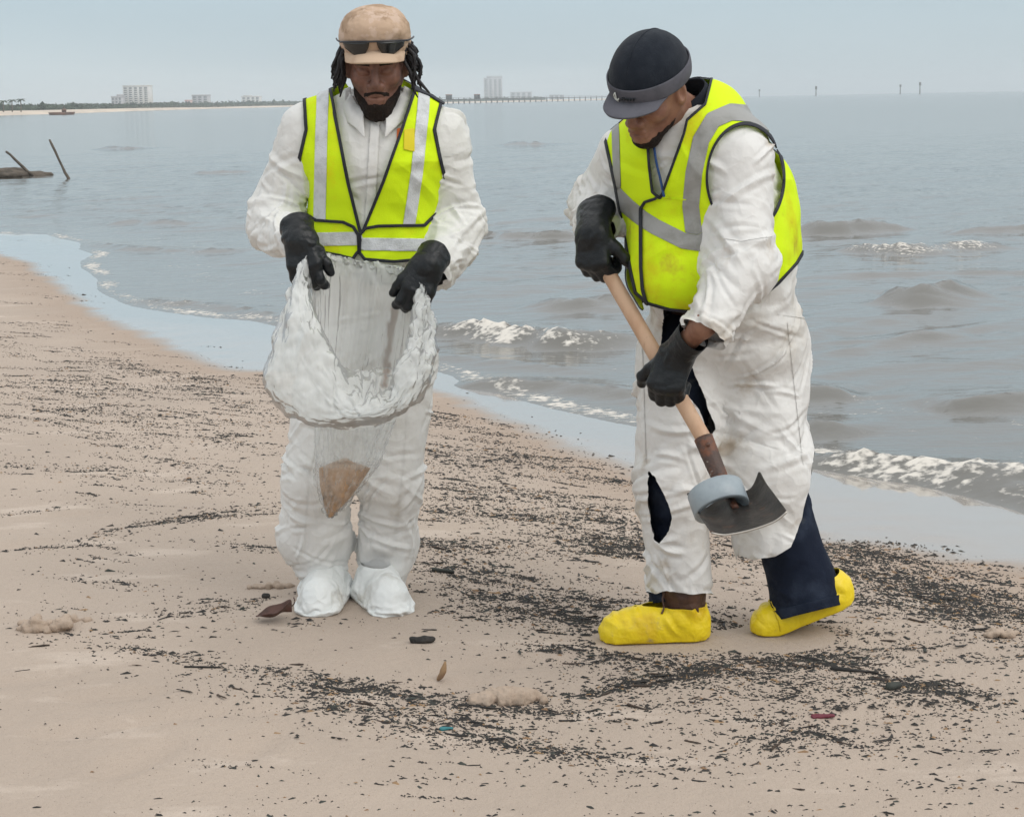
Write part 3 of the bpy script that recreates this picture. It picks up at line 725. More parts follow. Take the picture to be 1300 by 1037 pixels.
building('resort_tower', 622, 645, 99.5, 3000, 26, M['bld_grey'], 4, 14, 'tall hazy grey tower rising behind the long pier', (0.15, 1.0, 4.2))
building('low_hall', 655, 682, 117.5, 3000, 26, M['bld_grey'], 4, 3, 'low hazy hall behind the pier beside the tall tower')
building('low_shed', 704, 722, 121, 3050, 20, M['bld_grey'], 3, 2, 'faint low shed behind the far end of the pier')
# the pier on its piles
PD0, PD1 = 1150.0, 1500.0
pier = empty('pier', ((560 - PPX) / FPX * PD0, PD0, 0)); tag(pier, 'long dark timber pier on piles running out from the far shore', 'pier')
def pierpt(f):
    u = 545 + (780 - 545) * f; D = PD0 + (PD1 - PD0) * f; return np.array([(u - PPX) / FPX * D, D])
a, b = pierpt(0), pierpt(1); n = 34
def slab(p, q, w, z0, z1):
    t = nrm(q - p); s = np.array([-t[1], t[0]]) * w
    c = [p - s, q - s, q + s, p + s]; V = np.array([(*k, z) for z in (z0, z1) for k in c])
    return V, np.array([(0, 2, 1), (0, 3, 2), (4, 5, 6), (4, 6, 7), (0, 1, 5), (0, 5, 4), (1, 2, 6), (1, 6, 5), (2, 3, 7), (2, 7, 6), (3, 0, 4), (3, 4, 7)])
V, F = slab(a, b, 1.5, 2.7, 3.25); obj('deck', V, F, M['pier'], pier, smooth=False)
V, F = slab(a, b, 1.45, 4.2, 4.32); obj('railing', V, F, M['pier'], pier, smooth=False)
V, F = tube([(0, 0, -1.0), (0, 0, 2.69)], 0.42, 7); pile = mesh_np('piling', V, F); pile.materials.append(M['pier'])
V, F = tube([(0, 0, 3.26), (0, 0, 4.19)], 0.12, 5); postm = mesh_np('rail_post', V, F); postm.materials.append(M['pier'])
for k in range(n):
    p = pierpt((k + 0.5) / n)
    for me, nm in ((pile, 'piling'), (postm, 'rail_post')):
        o = link(nm, me, None, pier); o.location = (p[0], p[1], 0)
for u, f in ((577, 0.14), (614, 0.29)):
    p = pierpt(f); q = p - nrm(b - a) * 2.2; r = p + nrm(b - a) * 2.2
    g = empty('pier_shelter', (p[0], p[1], 3.3)); tag(g, 'small red-brown roofed shelter standing on the pier', 'shelter', 'shelters on the pier')
    V, F = slab(q, r, 1.6, 6.0, 6.5); rf = obj('roof', V, F, M['pier_roof'], g, smooth=False)
    for e_ in (q, r):
        V, F = slab(e_ - nrm(b - a) * .2, e_ + nrm(b - a) * .2, 1.3, 3.27, 5.98); obj('post', V, F, M['pier'], g, smooth=False)
# channel markers far out
for u, v0, v1, D, hd in ((905, 115, 122, 2300, 0), (964, 114, 122, 2000, 0), (1036, 110, 120, 1700, 1), (1143, 108, 118.5, 1700, 0), (1168, 105, 118, 1600, 1)):
    p0 = W(u, v0, D); V, F = tube([(p0[0], D, -1), (p0[0], D, p0[2])], 0.5, 7)
    mk = empty('channel_marker', (p0[0], D, 0))
    tag(mk, 'thin dark channel marker pole standing far out in the sea', 'marker', 'channel marker poles near the horizon')
    obj('pole', V, F, M['pier'], mk)
    V, F = box(p0[0] - 1.0, p0[0] + 1.0, D - 0.65, D - 0.55, p0[2] - 2.0 - 0.8 * hd, p0[2] + 0.2); obj('board', V, F, M['pier'], mk, smooth=False)
# palms on the far beach
def palm(u, vtop, D):
    zt = W(u, vtop, D)[2] - 0.8; x = (u - PPX) / FPX * D
    r = empty('palm_tree', (x, D, 0.9)); tag(r, 'small dark palm on the pale far beach', 'palm tree', 'palms on the far beach')
    V, F = tube([(x, D, 0.7), (x + 0.15, D, zt * 0.5), (x + 0.1, D, zt)], [0.25, 0.18, 0.15], 7); obj('trunk', V, F, M['bark'], r)
    Vs = []; o = 0; Fs = []
    for k in range(16):
        a = k * 2.4; e0 = 0.9 - 0.1 * (k % 8); L = 1.9
        pts = [np.array([x + .1, D, zt]) + np.array([math.cos(a) * t * L, math.sin(a) * t * L, math.sin(e0) * t * L - 1.5 * t * t]) for t in np.linspace(0, 1, 5)]
        s = np.array([-math.sin(a), math.cos(a), 0]) * 0.28
        for i, p in enumerate(pts):
            w = math.sin(math.pi * (0.15 + 0.8 * i / 4)); Vs += [p - s * w - np.array([0, 0, .12 * w]), p, p + s * w - np.array([0, 0, .12 * w])]
        for i in range(4):
            for j in (0, 1): q = o + i * 3 + j; Fs += [(q, q + 1, q + 4), (q, q + 4, q + 3)]
        o += 15
    obj('crown', Vs, Fs, M['far_trees'], r)
palm(19, 125.5, 585); palm(30, 124.5, 590); palm(41, 123.5, 595)
# barge at the far beach
D = 500; x = (92 - PPX) / FPX * D
bg_ = empty('work_barge', (x, D, 0)); tag(bg_, 'flat rusty brown barge with a small deckhouse by the far beach', 'barge')
Vb = np.array([(x + sx * hx, D + sy * 1.6, z) for z, hx in ((-0.4, 3.0), (0.75, 3.5)) for sx, sy in ((-1, -1), (1, -1), (1, 1), (-1, 1))])
obj('hull', Vb, np.array([(0, 2, 1), (0, 3, 2), (4, 5, 6), (4, 6, 7), (0, 1, 5), (0, 5, 4), (1, 2, 6), (1, 6, 5), (2, 3, 7), (2, 7, 6), (3, 0, 4), (3, 4, 7)]), M['hull'], bg_, smooth=False)
V, F = box(x + 0.2, x + 1.2, D - 0.7, D + 0.7, 0.76, 1.7); obj('deckhouse', V, F, M['hull'], bg_, smooth=False)
V, F = tube([(x + 0.7, D, 1.71), (x + 0.75, D, 2.4)], 0.06, 6); obj('mast', V, F, M['hull'], bg_)
# driftwood and leaning posts in the shallows
def leaning_post(u0, v0, u1, v1, D, r, label):
    b0 = W(u0, v0, D); t0 = W(u1, v1, D + 0.25); ax = nrm(t0 - b0)
    pts = [b0 - ax * 0.35 + ax * f * (np.linalg.norm(t0 - b0) + 0.35) + np.array([0, 0, 0.012 * math.sin(9 * f)]) for f in np.linspace(0, 1, 9)]
    V, F = tube(pts, np.linspace(r, r * 0.8, 9), 9)
    V = V + (0.012 * fbm(V, 9, 3))[:, None]
    tag(obj('leaning_post', V, F, M['drift']), label, 'post')
leaning_post(86, 225.5, 63, 178, 37, 0.032, 'tall thin weathered post leaning out of the shallow water')
leaning_post(37, 219, 8, 193, 39, 0.036, 'shorter weathered post slanting out of the driftwood heap')
fl = Field.uniform((-13.2, 37.5, -0.3), (-10.2, 41, 0.55), 0.05)
for k in range(14):
    p = W(rng.uniform(-40, 34), rng.uniform(217, 224), rng.uniform(38.4, 39.8)); p[2] = rng.uniform(-0.05, 0.12)
    d = nrm([1, rng.normal() * 0.3, rng.normal() * 0.12]) * rng.uniform(0.3, 0.8); fl.cone(p - d, p + d, rng.uniform(0.06, 0.14), rng.uniform(0.05, 0.10), 0.08, m=0.2)
V, Q = fl.mesh(); V = V + (0.03 * fbm(V, 5, 3))[:, None] * np.array([0.3, 0.3, 1]); tag(obj('driftwood_heap', V, Q, M['drift']), 'low dark heap of driftwood lying in the shallows', 'driftwood')

# ------------------------------------------------------------------ helpers: people
def axis(lo, hi, c, half, fine, coarse):
    a = np.arange(lo, c - half, coarse); b = np.arange(c - half, c + half, fine); d = np.arange(c + half, hi + coarse, coarse)
    return np.concatenate([a, b, d])
def frame_of(F, U, lean=0.0):
    F = nrm(F); R = nrm(np.cross(F, U)); U = np.cross(R, F)
    if lean: R, U = R * math.cos(lean) + U * math.sin(lean), U * math.cos(lean) - R * math.sin(lean)
    return np.stack([R, F, U])
def add_head(fl, C, fr, s=1.0, jaw=1.0):
    w = lambda x, y, z: C + s * (np.array([x, y, z]) @ fr)
    fl.ell(w(0, -0.012, 0.04), np.array([.076, .098, .09]) * s, fr, 0.01)
    fl.cone(w(0, .022, .0), w(0, .056, -.088 * jaw), .062 * s, .026 * s, .03, flat=(fr[1], 1.05))
    for e in (-1, 1):
        fl.cone(w(e * .050, -.005, -.035), w(e * .014, .062, -.096 * jaw), .022 * s, .017 * s, .025)
        fl.ell(w(e * .042, .052, -.018), np.array([.026, .030, .026]) * s, fr, 0.02)
        fl.cone(w(e * .012, .086, .026), w(e * .046, .072, .026), .011 * s, .009 * s, .014)
    for e in (-1, 1):
        fl.ell(w(e * .031, .094, .006), np.array([.019, .016, .012]) * s, fr, 0.012, 'sub')
        fl.ell(w(e * .031, .074, .006), np.array([.0175, .0165, .0135]) * s, fr, 0.004)
        fl.cone(w(e * .019, .0855, .0005), w(e * .044, .079, .001), .0028 * s, .0024 * s, .003)           # lower edge of the lowered lid
    fl.cone(w(0, .088, .022), w(0, .108, -.026), .0085 * s, .0125 * s, .012)
    for e in (-1, 1): fl.ell(w(e * .0145, .096, -.031), np.array([.0105, .012, .009]) * s, fr, 0.008)
    for e in (-1, 1): fl.ell(w(e * .007, .103, -.039), np.array([.004, .005, .004]) * s, fr, 0.003, 'sub')
    fl.cone(w(0, .080, -.048), w(0, .078, -.075), .024 * s, .024 * s, .02)
    fl.cone(w(-.020, .093, -.0565), w(.020, .093, -.0565), .0062 * s, .0062 * s, .005)
    fl.cone(w(-.017, .092, -.0695), w(.017, .092, -.0695), .0072 * s, .0072 * s, .005)
    fl.cone(w(-.024, .100, -.0628), w(.024, .100, -.0628), .0022 * s, .0022 * s, .003, mode='sub')
    for e in (-1, 1):
        fl.ell(w(e * .079, -.012, -.002), np.array([.011, .022, .034]) * s, fr, 0.008)
        fl.ell(w(e * .088, -.006, .002), np.array([.008, .010, .018]) * s, fr, 0.006, 'sub')
    return w
def add_hand(fl, wrist, d, n, side, curl, r=0.0135, s=1.0, spread=0.0, thumb=(0.5, 0.5), cuff=None, thumb_dir=None):
    """a gloved hand: d towards the knuckles, n out of the back of the hand, side towards the thumb"""
    d = nrm(d); n = nrm(n - d * np.dot(n, d)); sd = np.cross(d, n); sd = sd * np.sign(np.dot(sd, side))
    offs = (.031, .0105, -.0105, -.030); lens = (.92, 1.0, .95, .76); kn = (.088, .092, .088, .080)
    for i in range(4):
        k = wrist + s * (d * kn[i] + sd * offs[i])
        fl.cone(wrist + s * (d * .012 + sd * offs[i] * .75), k, .0185 * s, .0165 * s, .012, m=.03)
        c = curl[i] if isinstance(curl[0], (tuple, list)) else curl
        a = 0.0; p = k; sd2 = spread * (1.5 - i)
        for j, L in enumerate((.046, .030, .024)):
            a += c[j]; dr = nrm(d * math.cos(a) - n * math.sin(a) + sd * sd2)
            q = p + dr * L * lens[i] * s; fl.cone(p, q, r * s * (1.05 - .06 * j), r * s * (0.98 - .08 * j), .005, m=.03); p = q
    b = wrist + s * (d * .028 + sd * .030 - n * .010)
    td = nrm(sd * .75 + d * .75 - n * .25) if thumb_dir is None else nrm(thumb_dir)
    m1 = b + td * .040 * s; fl.cone(b - td * .01, m1, .0195 * s, .0150 * s, .015, m=.03)
    t2 = nrm(td * math.cos(thumb[0]) + (d * .6 - n * .8) * math.sin(thumb[0])); m2 = m1 + t2 * .030 * s; fl.cone(m1, m2, .0148 * s, .0138 * s, .006, m=.03)
    t3 = nrm(t2 * math.cos(thumb[1]) + (-n * .8 - sd * .4) * math.sin(thumb[1])); fl.cone(m2, m2 + t3 * .024 * s, .0138 * s, .0115 * s, .005, m=.03)
    if cuff is not None:
        e, r0, r1 = cuff; fl.cone(wrist + d * .015, e, r0, r1, .02, m=.03)
def rag(V, sc, amp, seed): return V + (amp * fbm(V, sc, seed))[:, None] * 1.0
def shell(fl, C, fr, cut, iso=0.0):
    V, Q = fl.mesh(iso); E = edges_of(Q); V = smooth_mesh(V, E, 1)
    T = quads_to_tris(Q); loc = (V - C) @ fr.T
    return clip(V, T, cut(loc))
def disp(V, T, amp, sc, seed):
    return V + vnormals(V, T) * (amp * fbm(V, sc, seed))[:, None]
def vest_parts(V, T, N, F, strips, root, mv, ms, name='vest', trim_w=0.009, lift=0.0035):
    v, t = clip(V, T, F); o = obj(name, v, t, mv, root)
    v, t = ribbon([F, trim_w - F], V, T, N, lift * 0.6); obj('binding', v, t, M['trim'], o, solid=0.0035, off=0)
    for st in strips:
        v, t = ribbon([st, F - 0.002], V, T, N, lift * 0.45)
        if len(t): obj('reflective_strip', v, t, ms, o, solid=0.0015, off=0)
    return o

# ------------------------------------------------------------------ the worker with the bag
YA = 5.10
pxm = FPX / YA
A = empty('person', tuple(G(450, 762)))
tag(A, 'worker in tan cap, white coverall and yellow-green vest holding an open plastic bag', 'person')
a_sh = [W(384, 160, 5.10), W(566, 166, 5.10)]
a_el = [W(345, 262, 5.10), W(584, 272, 5.12)]
a_wr = [W(376, 300, 4.86), W(551, 336, 4.88)]
a_hip = [W(428, 445, 5.10), W(506, 445, 5.10)]
a_kn = [W(402, 600, 5.03), W(497, 600, 5.06)]
a_cf = [W(397, 668, 5.07), W(492, 680, 5.10)]
a_an = [W(413, 722, 5.08), W(483, 730, 5.10)]
yax = (0, 1, 0)
def torso_a(fl, o=0.0):
    fl.cone(W(477, 200, YA), W(472, 300, YA + .01), .183 + o, .168 + o, .05, flat=(yax, .66))
    fl.cone(W(472, 300, YA + .01), W(466, 420, YA), .168 + o, .185 + o, .05, flat=(yax, .68))
    fl.cone(W(479, 140, YA), a_sh[0] + (.02, 0, -.005), .078 + o, .070 + o, .07)
    fl.cone(W(479, 140, YA), a_sh[1] + (-.02, 0, -.005), .078 + o, .070 + o, .07)
    fl.ell(W(452, 190, YA - .06), np.array([.10, .07, .10]) + o, None, .06); fl.ell(W(502, 190, YA - .06), np.array([.10, .07, .10]) + o, None, .06)
def arms_a(fl, o=0.0):
    for k in (0, 1):
        fl.cone(a_sh[k], a_el[k], .068 + o, .068 + o, .06)
        fl.cone(a_el[k], a_wr[k], .066 + o, .050 + o, .05)
    fl.cone(W(335, 285, 5.06), W(352, 305, 4.98), .042 + o, .035 + o, .05)           # the sleeve sags below the forearm
    fl.cone(W(580, 310, 5.06), W(562, 346, 4.97), .045 + o, .030 + o, .05)
def union(fl, legs, k_between, k_body):
    """limbs that stay apart from each other but flow into the trunk"""
    tmp = []
    for segs in legs:
        g_ = Field(*fl.ax)
        for a_, b_, ra, rb in segs: g_.cone(a_, b_, ra, rb, .045, m=.12)
        tmp.append(g_.f)
    sm = lambda p, q_, k: np.minimum(p, q_) - (np.maximum(k - np.abs(p - q_), 0) / k) ** 2 * k * .25
    fl.f = sm(fl.f, sm(tmp[0], tmp[1], k_between), k_body)
def legs_a(fl, o=0.0):
    union(fl, [[(a_hip[0], a_kn[0], .122 + o, .103 + o), (a_kn[0], a_cf[0], .103 + o, .106 + o), (a_cf[0], a_an[0], .100 + o, .066 + o)],
               [(a_hip[1], a_kn[1], .118 + o, .094 + o), (a_kn[1], a_cf[1], .094 + o, .084 + o), (a_cf[1], a_an[1] + (0, -.01, -.012), .084 + o, .068 + o)]], .008, .05)
lo, hi = (-.86, 4.70, 0.0), (0.02, 5.36, 1.62)
SA = Field.uniform(lo, hi, .0085); torso_a(SA); arms_a(SA); legs_a(SA)
zt = W(470, 330, YA)[2]
def outa(P):
    near = np.abs(P[:, 0] - W(473, 200, YA)[0]) < .17
    return np.where((P[:, 2] > zt) & near, .006, .020)
def near(P, pts, r): return np.max([np.exp(-(np.linalg.norm(P - p, axis=1) / r) ** 2) for p in pts], axis=0)
def gra(P): return .036 + .085 * near(P, [a_el[0], a_el[1], a_wr[0], a_wr[1], a_cf[0], a_cf[1], a_an[0], a_an[1]], .13)
V, Q, T = garment(SA, .034, gra, lambda P: np.where(near(P, a_sh, .17) > .3, .008, .026), outa, 260, 3, .012, .04, axis=(0, 0, 1), grav=.00012, freq=5, lv=3, fine=.0008)
jts = [a_el[0], a_el[1], a_wr[0], a_wr[1], a_kn[0], a_kn[1], a_cf[0], a_cf[1], a_an[0], a_an[1]]
V = creases(V, T, 330, 5, (0, 0, 1), .0075, (.06, .26), .0062, where=lambda P: .25 + near(P, jts, .12))
cutn = W(479, 128, YA)
f = np.minimum.reduce([np.linalg.norm((V - cutn) * np.array([1, 1, .8]), axis=1) - .068,
                       .050 - (V - a_wr[0]) @ nrm(a_wr[0] - a_el[0]) + 5 * (np.linalg.norm(V - a_wr[0], axis=1) > .14),
                       .035 - (V - a_wr[1]) @ nrm(a_wr[1] - a_el[1]) + 5 * (np.linalg.norm(V - a_wr[1], axis=1) > .14)])
v, t = clip(V, T, f)
suit = obj('coverall', v, t, M['suit'], A)
N = vnormals(V, T)
uv = proj(V)
plk = np.minimum(np.minimum(6 - np.abs(uv[:, 0] - (477 - (uv[:, 1] - 150) * .06)), uv[:, 1] - 152), 420 - uv[:, 1]) / pxm
plk = np.where(V[:, 1] < YA, plk, -1)
for pl in ([(352, 180), (372, 196), (390, 190)], [(556, 200), (580, 196), (598, 186)], [(395, 345), (470, 350), (545, 345)], [(428, 470), (392, 600), (384, 700)], [(520, 470), (512, 600), (500, 700)]):
    sm_ = np.where(N[:, 1] < 0, .9 - d_line(uv, pl), -1) / pxm
    v, t = ribbon(sm_, V, T, N, .0022); obj('seam', v, t, M['suit'], suit)
v, t = ribbon(np.where(N[:, 1] < 0, sd_poly(uv, [(504, 164), (512, 162), (509, 180), (503, 182)]), -1) / pxm, V, T, N, .003); obj('orange_label', v, t, M['orange'], suit)
v, t = ribbon(plk, V, T, N, .004); obj('zip_flap', v, t, M['suit'], suit, solid=.002)
# the person inside
ha = W(478, 84, 5.02); bow = math.radians(15)
fra = frame_of((0.02, -math.cos(bow), -math.sin(bow)), (0, -math.sin(bow), math.cos(bow)))
BA = Field(axis(-.86, .02, ha[0], .115, .003, .020), axis(4.70, 5.36, ha[1] - .02, .135, .003, .014), axis(.0, 1.80, ha[2], .17, .003, .014))
torso_a(BA, -.04); arms_a(BA, -.036); legs_a(BA, -.045)
BA.cone(ha + np.array([0, .025, -.05]), W(478, 150, YA), .058, .066, .03)
wa = add_head(BA, ha, fra, 1.06, 1.12)
V, Q = BA.mesh(); body = obj('body', V, Q, M['skin_a'], A)
loc = (V - ha) @ fra.T / 1.06; T = quads_to_tris(Q)
jl = -.082 + .75 * np.maximum(0, np.abs(loc[:, 0]) - .022) + .006 * fbm(V, 90, 2)                       # upper edge of the beard, rising to the ears
brd = np.minimum.reduce([jl - loc[:, 2], loc[:, 1] - .016 + .004 * fbm(V, 70, 5), loc[:, 2] + .19])
must = np.minimum.reduce([.0036 + .05 * np.abs(loc[:, 0]) + .002 * fbm(V, 150, 6) - np.abs(loc[:, 2] + .0470 + 15 * loc[:, 0] ** 2), loc[:, 1] - .060, .034 - np.abs(loc[:, 0])])
Nb = vnormals(V, T)
for ff, am in ((brd, .0060), (must, .0018)):
    v, t, n_ = clip(V, T, ff, [Nb]); lv = clip(V, T, ff, [ff])[2]
    v = v + n_ * (np.clip(lv / .012, 0, 1) * am * (1 + .5 * fbm(v, 120, 4)))[:, None] + n_ * .0006
    obj('beard' if am > .004 else 'moustache', v, t, M['beard'], body)
brow = np.minimum.reduce([.0042 - np.abs(loc[:, 2] - .028 + 3 * (np.abs(loc[:, 0]) - .03) ** 2), loc[:, 1] - .05, np.abs(loc[:, 0]) - .013, .048 - np.abs(loc[:, 0])])
v, t, n_ = clip(V, T, brow, [Nb]); obj('eyebrows', v + n_ * .0012, t, M['beard'], body)
# dreadlocks
rs = np.random.default_rng(11); parts = []
for k in range(64):
    e = -1 if k % 2 else 1; th = math.radians(rs.uniform(62, 160)); r0 = .088
    p = np.array([e * math.sin(th) * r0 * .98, math.cos(th) * .1 - .005, .048 + rs.uniform(-.015, .02)])
    st = ha + 1.06 * (p @ fra); L = rs.uniform(.06, .13); o_ = np.array([(p @ fra)[0], (p @ fra)[1], 0]); o_ = nrm(o_)
    fl_ = rs.uniform(.12, .55); pts = [st + o_ * L * fl_ * (f ** .6) * (1 + .2 * math.sin(5 * f + k)) + np.array([.006 * math.sin(6 * f + k), .005 * math.cos(5 * f + 2 * k), -L * f]) for f in np.linspace(0, 1, 8)]
    parts.append(tube(pts, [.005, .0056, .0054, .0052, .005, .0048, .004, .002], 6))
for e in (0, 1):
    V, F = join(parts[e::2]); V = V + (vnormals(V, F) * (.0016 * fbm(V, 160, 3))[:, None]); obj('hair', V, F, M['hair'], body)
# cap with brim, sunglasses
CA = Field.uniform(ha - .20, ha + .24, .0042)
w = lambda x, y, z: ha + np.array([x, y, z]) @ fra
CA.ell(w(0, -.010, .082), (.101, .116, .082), fra, .01); CA.ell(w(0, .012, .118), (.086, .094, .050), fra, .03); CA.cone(w(0, -.01, .05), w(0, -.01, .06), .098, .098, .01, flat=(fra[1], 1.13))
v, t = shell(CA, ha, fra, lambda l: l[:, 2] - (.040 - .10 * np.minimum(l[:, 1], 0) * 0))
v = v + vnormals(v, t) * (.005 * fbm(v * np.array([1, 1, 1.6]), 22, 9) + .0022 * fbm(v, 60, 12))[:, None]
cap = obj('cap', v, t, M['cap_tan'], A, solid=.003)
th = np.linspace(-1.12, 1.12, 37); rr = np.linspace(0, 1, 9)
Vb = []
for a_ in th:
    for q in rr:
        L = .062 * (math.cos(a_ * .9) ** .5); rad = .096
        x = math.sin(a_) * (rad - L * q * .12); y = math.cos(a_) * (rad + .012) + q * L
        Vb.append(w(x, y - .012, (.068 - 2.2 * x * x - .012 * q - .010 * q * q)))
I = np.arange(37 * 9).reshape(37, 9); Fb = np.stack([I[:-1, :-1], I[1:, :-1], I[1:, 1:], I[:-1, 1:]], -1).reshape(-1, 4)
obj('brim', Vb, Fb, M['brim_tan'], cap, solid=.005, sub=1)
arc = np.linspace(-1.05, 1.05, 41)
sg = empty('sunglasses', tuple(w(0, .13, .085))); tag(sg, 'dark wraparound sunglasses resting above the brim of the tan cap', 'sunglasses')
sgp = lambda a_, z, e=0.0: w(math.sin(a_) * (.111 + e), math.cos(a_) * (.126 + e) - .008, z)
V, F = tube([sgp(a_, .098 - .012 * a_ * a_) for a_ in arc], .0030, 7); fr_ = obj('frame', V, F, M['frame'], sg)
for e in (-1, 1):
    g_ = []
    for i, a_ in enumerate(np.linspace(.09, .86, 22)):
        f_ = i / 21; top = .0965 - .012 * a_ * a_; hgt = .042 * (min(1, f_ / .22) ** .5) * (1 - .55 * max(0, f_ - .55) / .45) - .004
        for q in np.linspace(0, 1, 7): g_.append(sgp(e * a_, top - hgt * q, .004 - .006 * q))
    I = np.arange(22 * 7).reshape(22, 7); Fl = np.stack([I[:-1, :-1], I[1:, :-1], I[1:, 1:], I[:-1, 1:]], -1).reshape(-1, 4)
    obj('lens', g_, Fl, M['lens'], sg, solid=.002)
    V, F = tube([sgp(e * a_, .0855 - .006 * (a_ - 1.05), .0) for a_ in np.linspace(1.05, 1.5, 10)], .0026, 6); obj('temple', V, F, M['frame'], sg)
# collar of the coverall
parts = []
for e in (-1, 1):
    Vc = []; th = np.linspace(.30, 3.2, 40)
    for a_ in th:
        for q in np.linspace(0, 1, 9):
            fr_n = max(0, 1 - (a_ - .30) / 1.1); ln = .052 + .040 * fr_n ** 2
            r0 = .071 + .012 * fr_n; rad = r0 + .010 * math.sin(q * 3.14) + ln * q * .62
            z = .036 - ln * (q ** 1.4) * 0.95 - .055 * fr_n
            Vc.append(cutn + np.array([e * math.sin(a_ - .12 * q * fr_n) * rad * 1.12, -math.cos(a_ - .12 * q * fr_n) * rad * 1.02 - .010 * fr_n, z + .004 * math.sin(9 * a_ + 3 * q)]))
    I = np.arange(40 * 9).reshape(40, 9); parts.append((np.array(Vc), np.stack([I[:-1, :-1], I[1:, :-1], I[1:, 1:], I[:-1, 1:]], -1).reshape(-1, 4)))
V, F = join(parts); V = V + (.0035 * fbm(V, 25, 6))[:, None]; obj('collar', V, F, M['suit'], suit, solid=.002, sub=1)
V, F = tube([cutn + np.array([math.sin(a_) * .068, -math.cos(a_) * .066, .008 - .03 * max(0, math.cos(a_))]) for a_ in np.linspace(0, 6.2832, 40)], .014, 8, False); obj('undershirt', V, F, M['collar'], A)
# vest
TA = Field.uniform((-.72, 4.84, .62), (-.08, 5.36, 1.62), .008); torso_a(TA)
V, Q, T = garment(TA, .016, .035, .006, .012, 150, 8, .006, .10, iso=.018, freq=8); V = creases(V, T, 70, 9, (0, 0, 1), .0042, (.08, .25), .012, tilt=.9); N = vnormals(V, T)
uv = proj(V)
fp = [(378, 90), (384, 116), (387, 165), (379, 200), (372, 262), (372, 360), (400, 360), (402, 321), (430, 326), (449, 331), (455, 322), (462, 331), (500, 334), (540, 331), (566, 330), (575, 262), (560, 200), (553, 165), (562, 130), (570, 90), (526, 90), (524, 116), (508, 165), (484, 232), (459, 293), (444, 232), (428, 150), (420, 104), (420, 90)]
bp_ = [(384, 90), (388, 165), (372, 200), (365, 262), (365, 331), (580, 331), (580, 262), (570, 200), (556, 165), (565, 90), (516, 90), (506, 116), (478, 128), (446, 116), (428, 90)]
front = V[:, 1] < YA + .01
Fv = np.where(front, sd_poly(uv, fp), sd_poly(uv, bp_)) / pxm
sL = 7.5 - d_line(uv, [(411, 90), (408, 180), (406, 281)]); sR = 7.5 - d_line(uv, [(540, 90), (537, 140), (529, 220), (519, 286)])
sB = 8.5 - d_line(uv, [(360, 306), (397, 304), (452, 303)]); sC = 8.0 - d_line(uv, [(463, 310), (540, 311), (580, 311)])
lim = lambda s_, y: np.where(front, np.minimum(s_, y - uv[:, 1]), -1) / pxm
vest = vest_parts(V, T, N, Fv, [lim(sL, 281), lim(sR, 287), lim(sB, 999), lim(sC, 999)], A, M['vest'], M['strip_white'])
for pl in ([(372, 258), (386, 270), (402, 280), (436, 282), (449, 288), (455, 298), (456, 320)], [(575, 262), (552, 272), (538, 286), (480, 287), (464, 290), (457, 298), (457, 320)]):
    bd = np.where(front, 1.9 - d_line(uv, pl), -1) / pxm
    v, t = ribbon([bd, Fv], V, T, N, .004); obj('binding', v, t, M['trim'], vest, solid=.003, off=0)
v, t = ribbon(np.where(front, sd_poly(uv, [(513, 165), (526, 163), (526, 193), (512, 190)]), -1) / pxm, V, T, N, .0028); obj('orange_mark', v, t, material('orange_stained_hi_vis', (0.74, 0.62, 0.02), .75), vest, solid=.001)
# shoulder edging
for e, pl in ((0, [(383, 117), (402, 109), (421, 103)]), (1, [(524, 112), (545, 120), (563, 131)])):
    bd = 3.2 - d_line(uv, pl) + 0 * uv[:, 0]; v, t = ribbon([bd / pxm, Fv + .006], V, T, N, .004); 
    if len(t): obj('binding', v, t, M['trim'], vest, solid=.004, off=0)
# overshoes
for k, (an, toe, heel) in enumerate(((a_an[0], G(400, 781), G(420, 745)), (a_an[1], G(510, 786), G(470, 748)))):
    fl = Field.uniform(an - np.array([.2, .36, .25]), an + np.array([.2, .2, .12]), .0065)
    dr = nrm(toe - heel); s2 = np.array([-dr[1], dr[0], 0])
    h0 = heel + dr * .06; t0 = heel + dr * .235
    fl.cone(h0 + (0, 0, .052), t0 + (0, 0, .044), .060, .056, .03, flat=(s2, 1.15)); fl.cone(h0 + (0, 0, .03), t0 + dr * .012 + (0, 0, .022), .058, .052, .02, flat=(s2, 1.15))
    fl.cone(an + (0, 0, .02), h0 + dr * .015 + (0, 0, .07), .060, .062, .05); fl.cone(an + (0, -.01, -.03), t0 - dr * .03 + (0, 0, .05), .056, .048, .05)
    sl, P = fl.sub(fl.f.shape and an - .5, an + .5); fl.f[sl] = np.maximum(fl.f[sl], -(P[..., 2] - .003))
    V, Q, T = garment(fl, .013, .09, .014, .010, 160, 20 + k, .006, .06, freq=14, fine=.001)
    V[:, 2] = np.maximum(V[:, 2], -.006)
    v, t = clip(V, T, an[2] + .055 - V[:, 2]); obj('shoe_cover', v, t, M['cover'], A)
    ring = [an + np.array([math.cos(q) * .080, math.sin(q) * .078, .012 + .008 * math.sin(2 * q + k)]) for q in np.linspace(0, 6.2832, 30)]
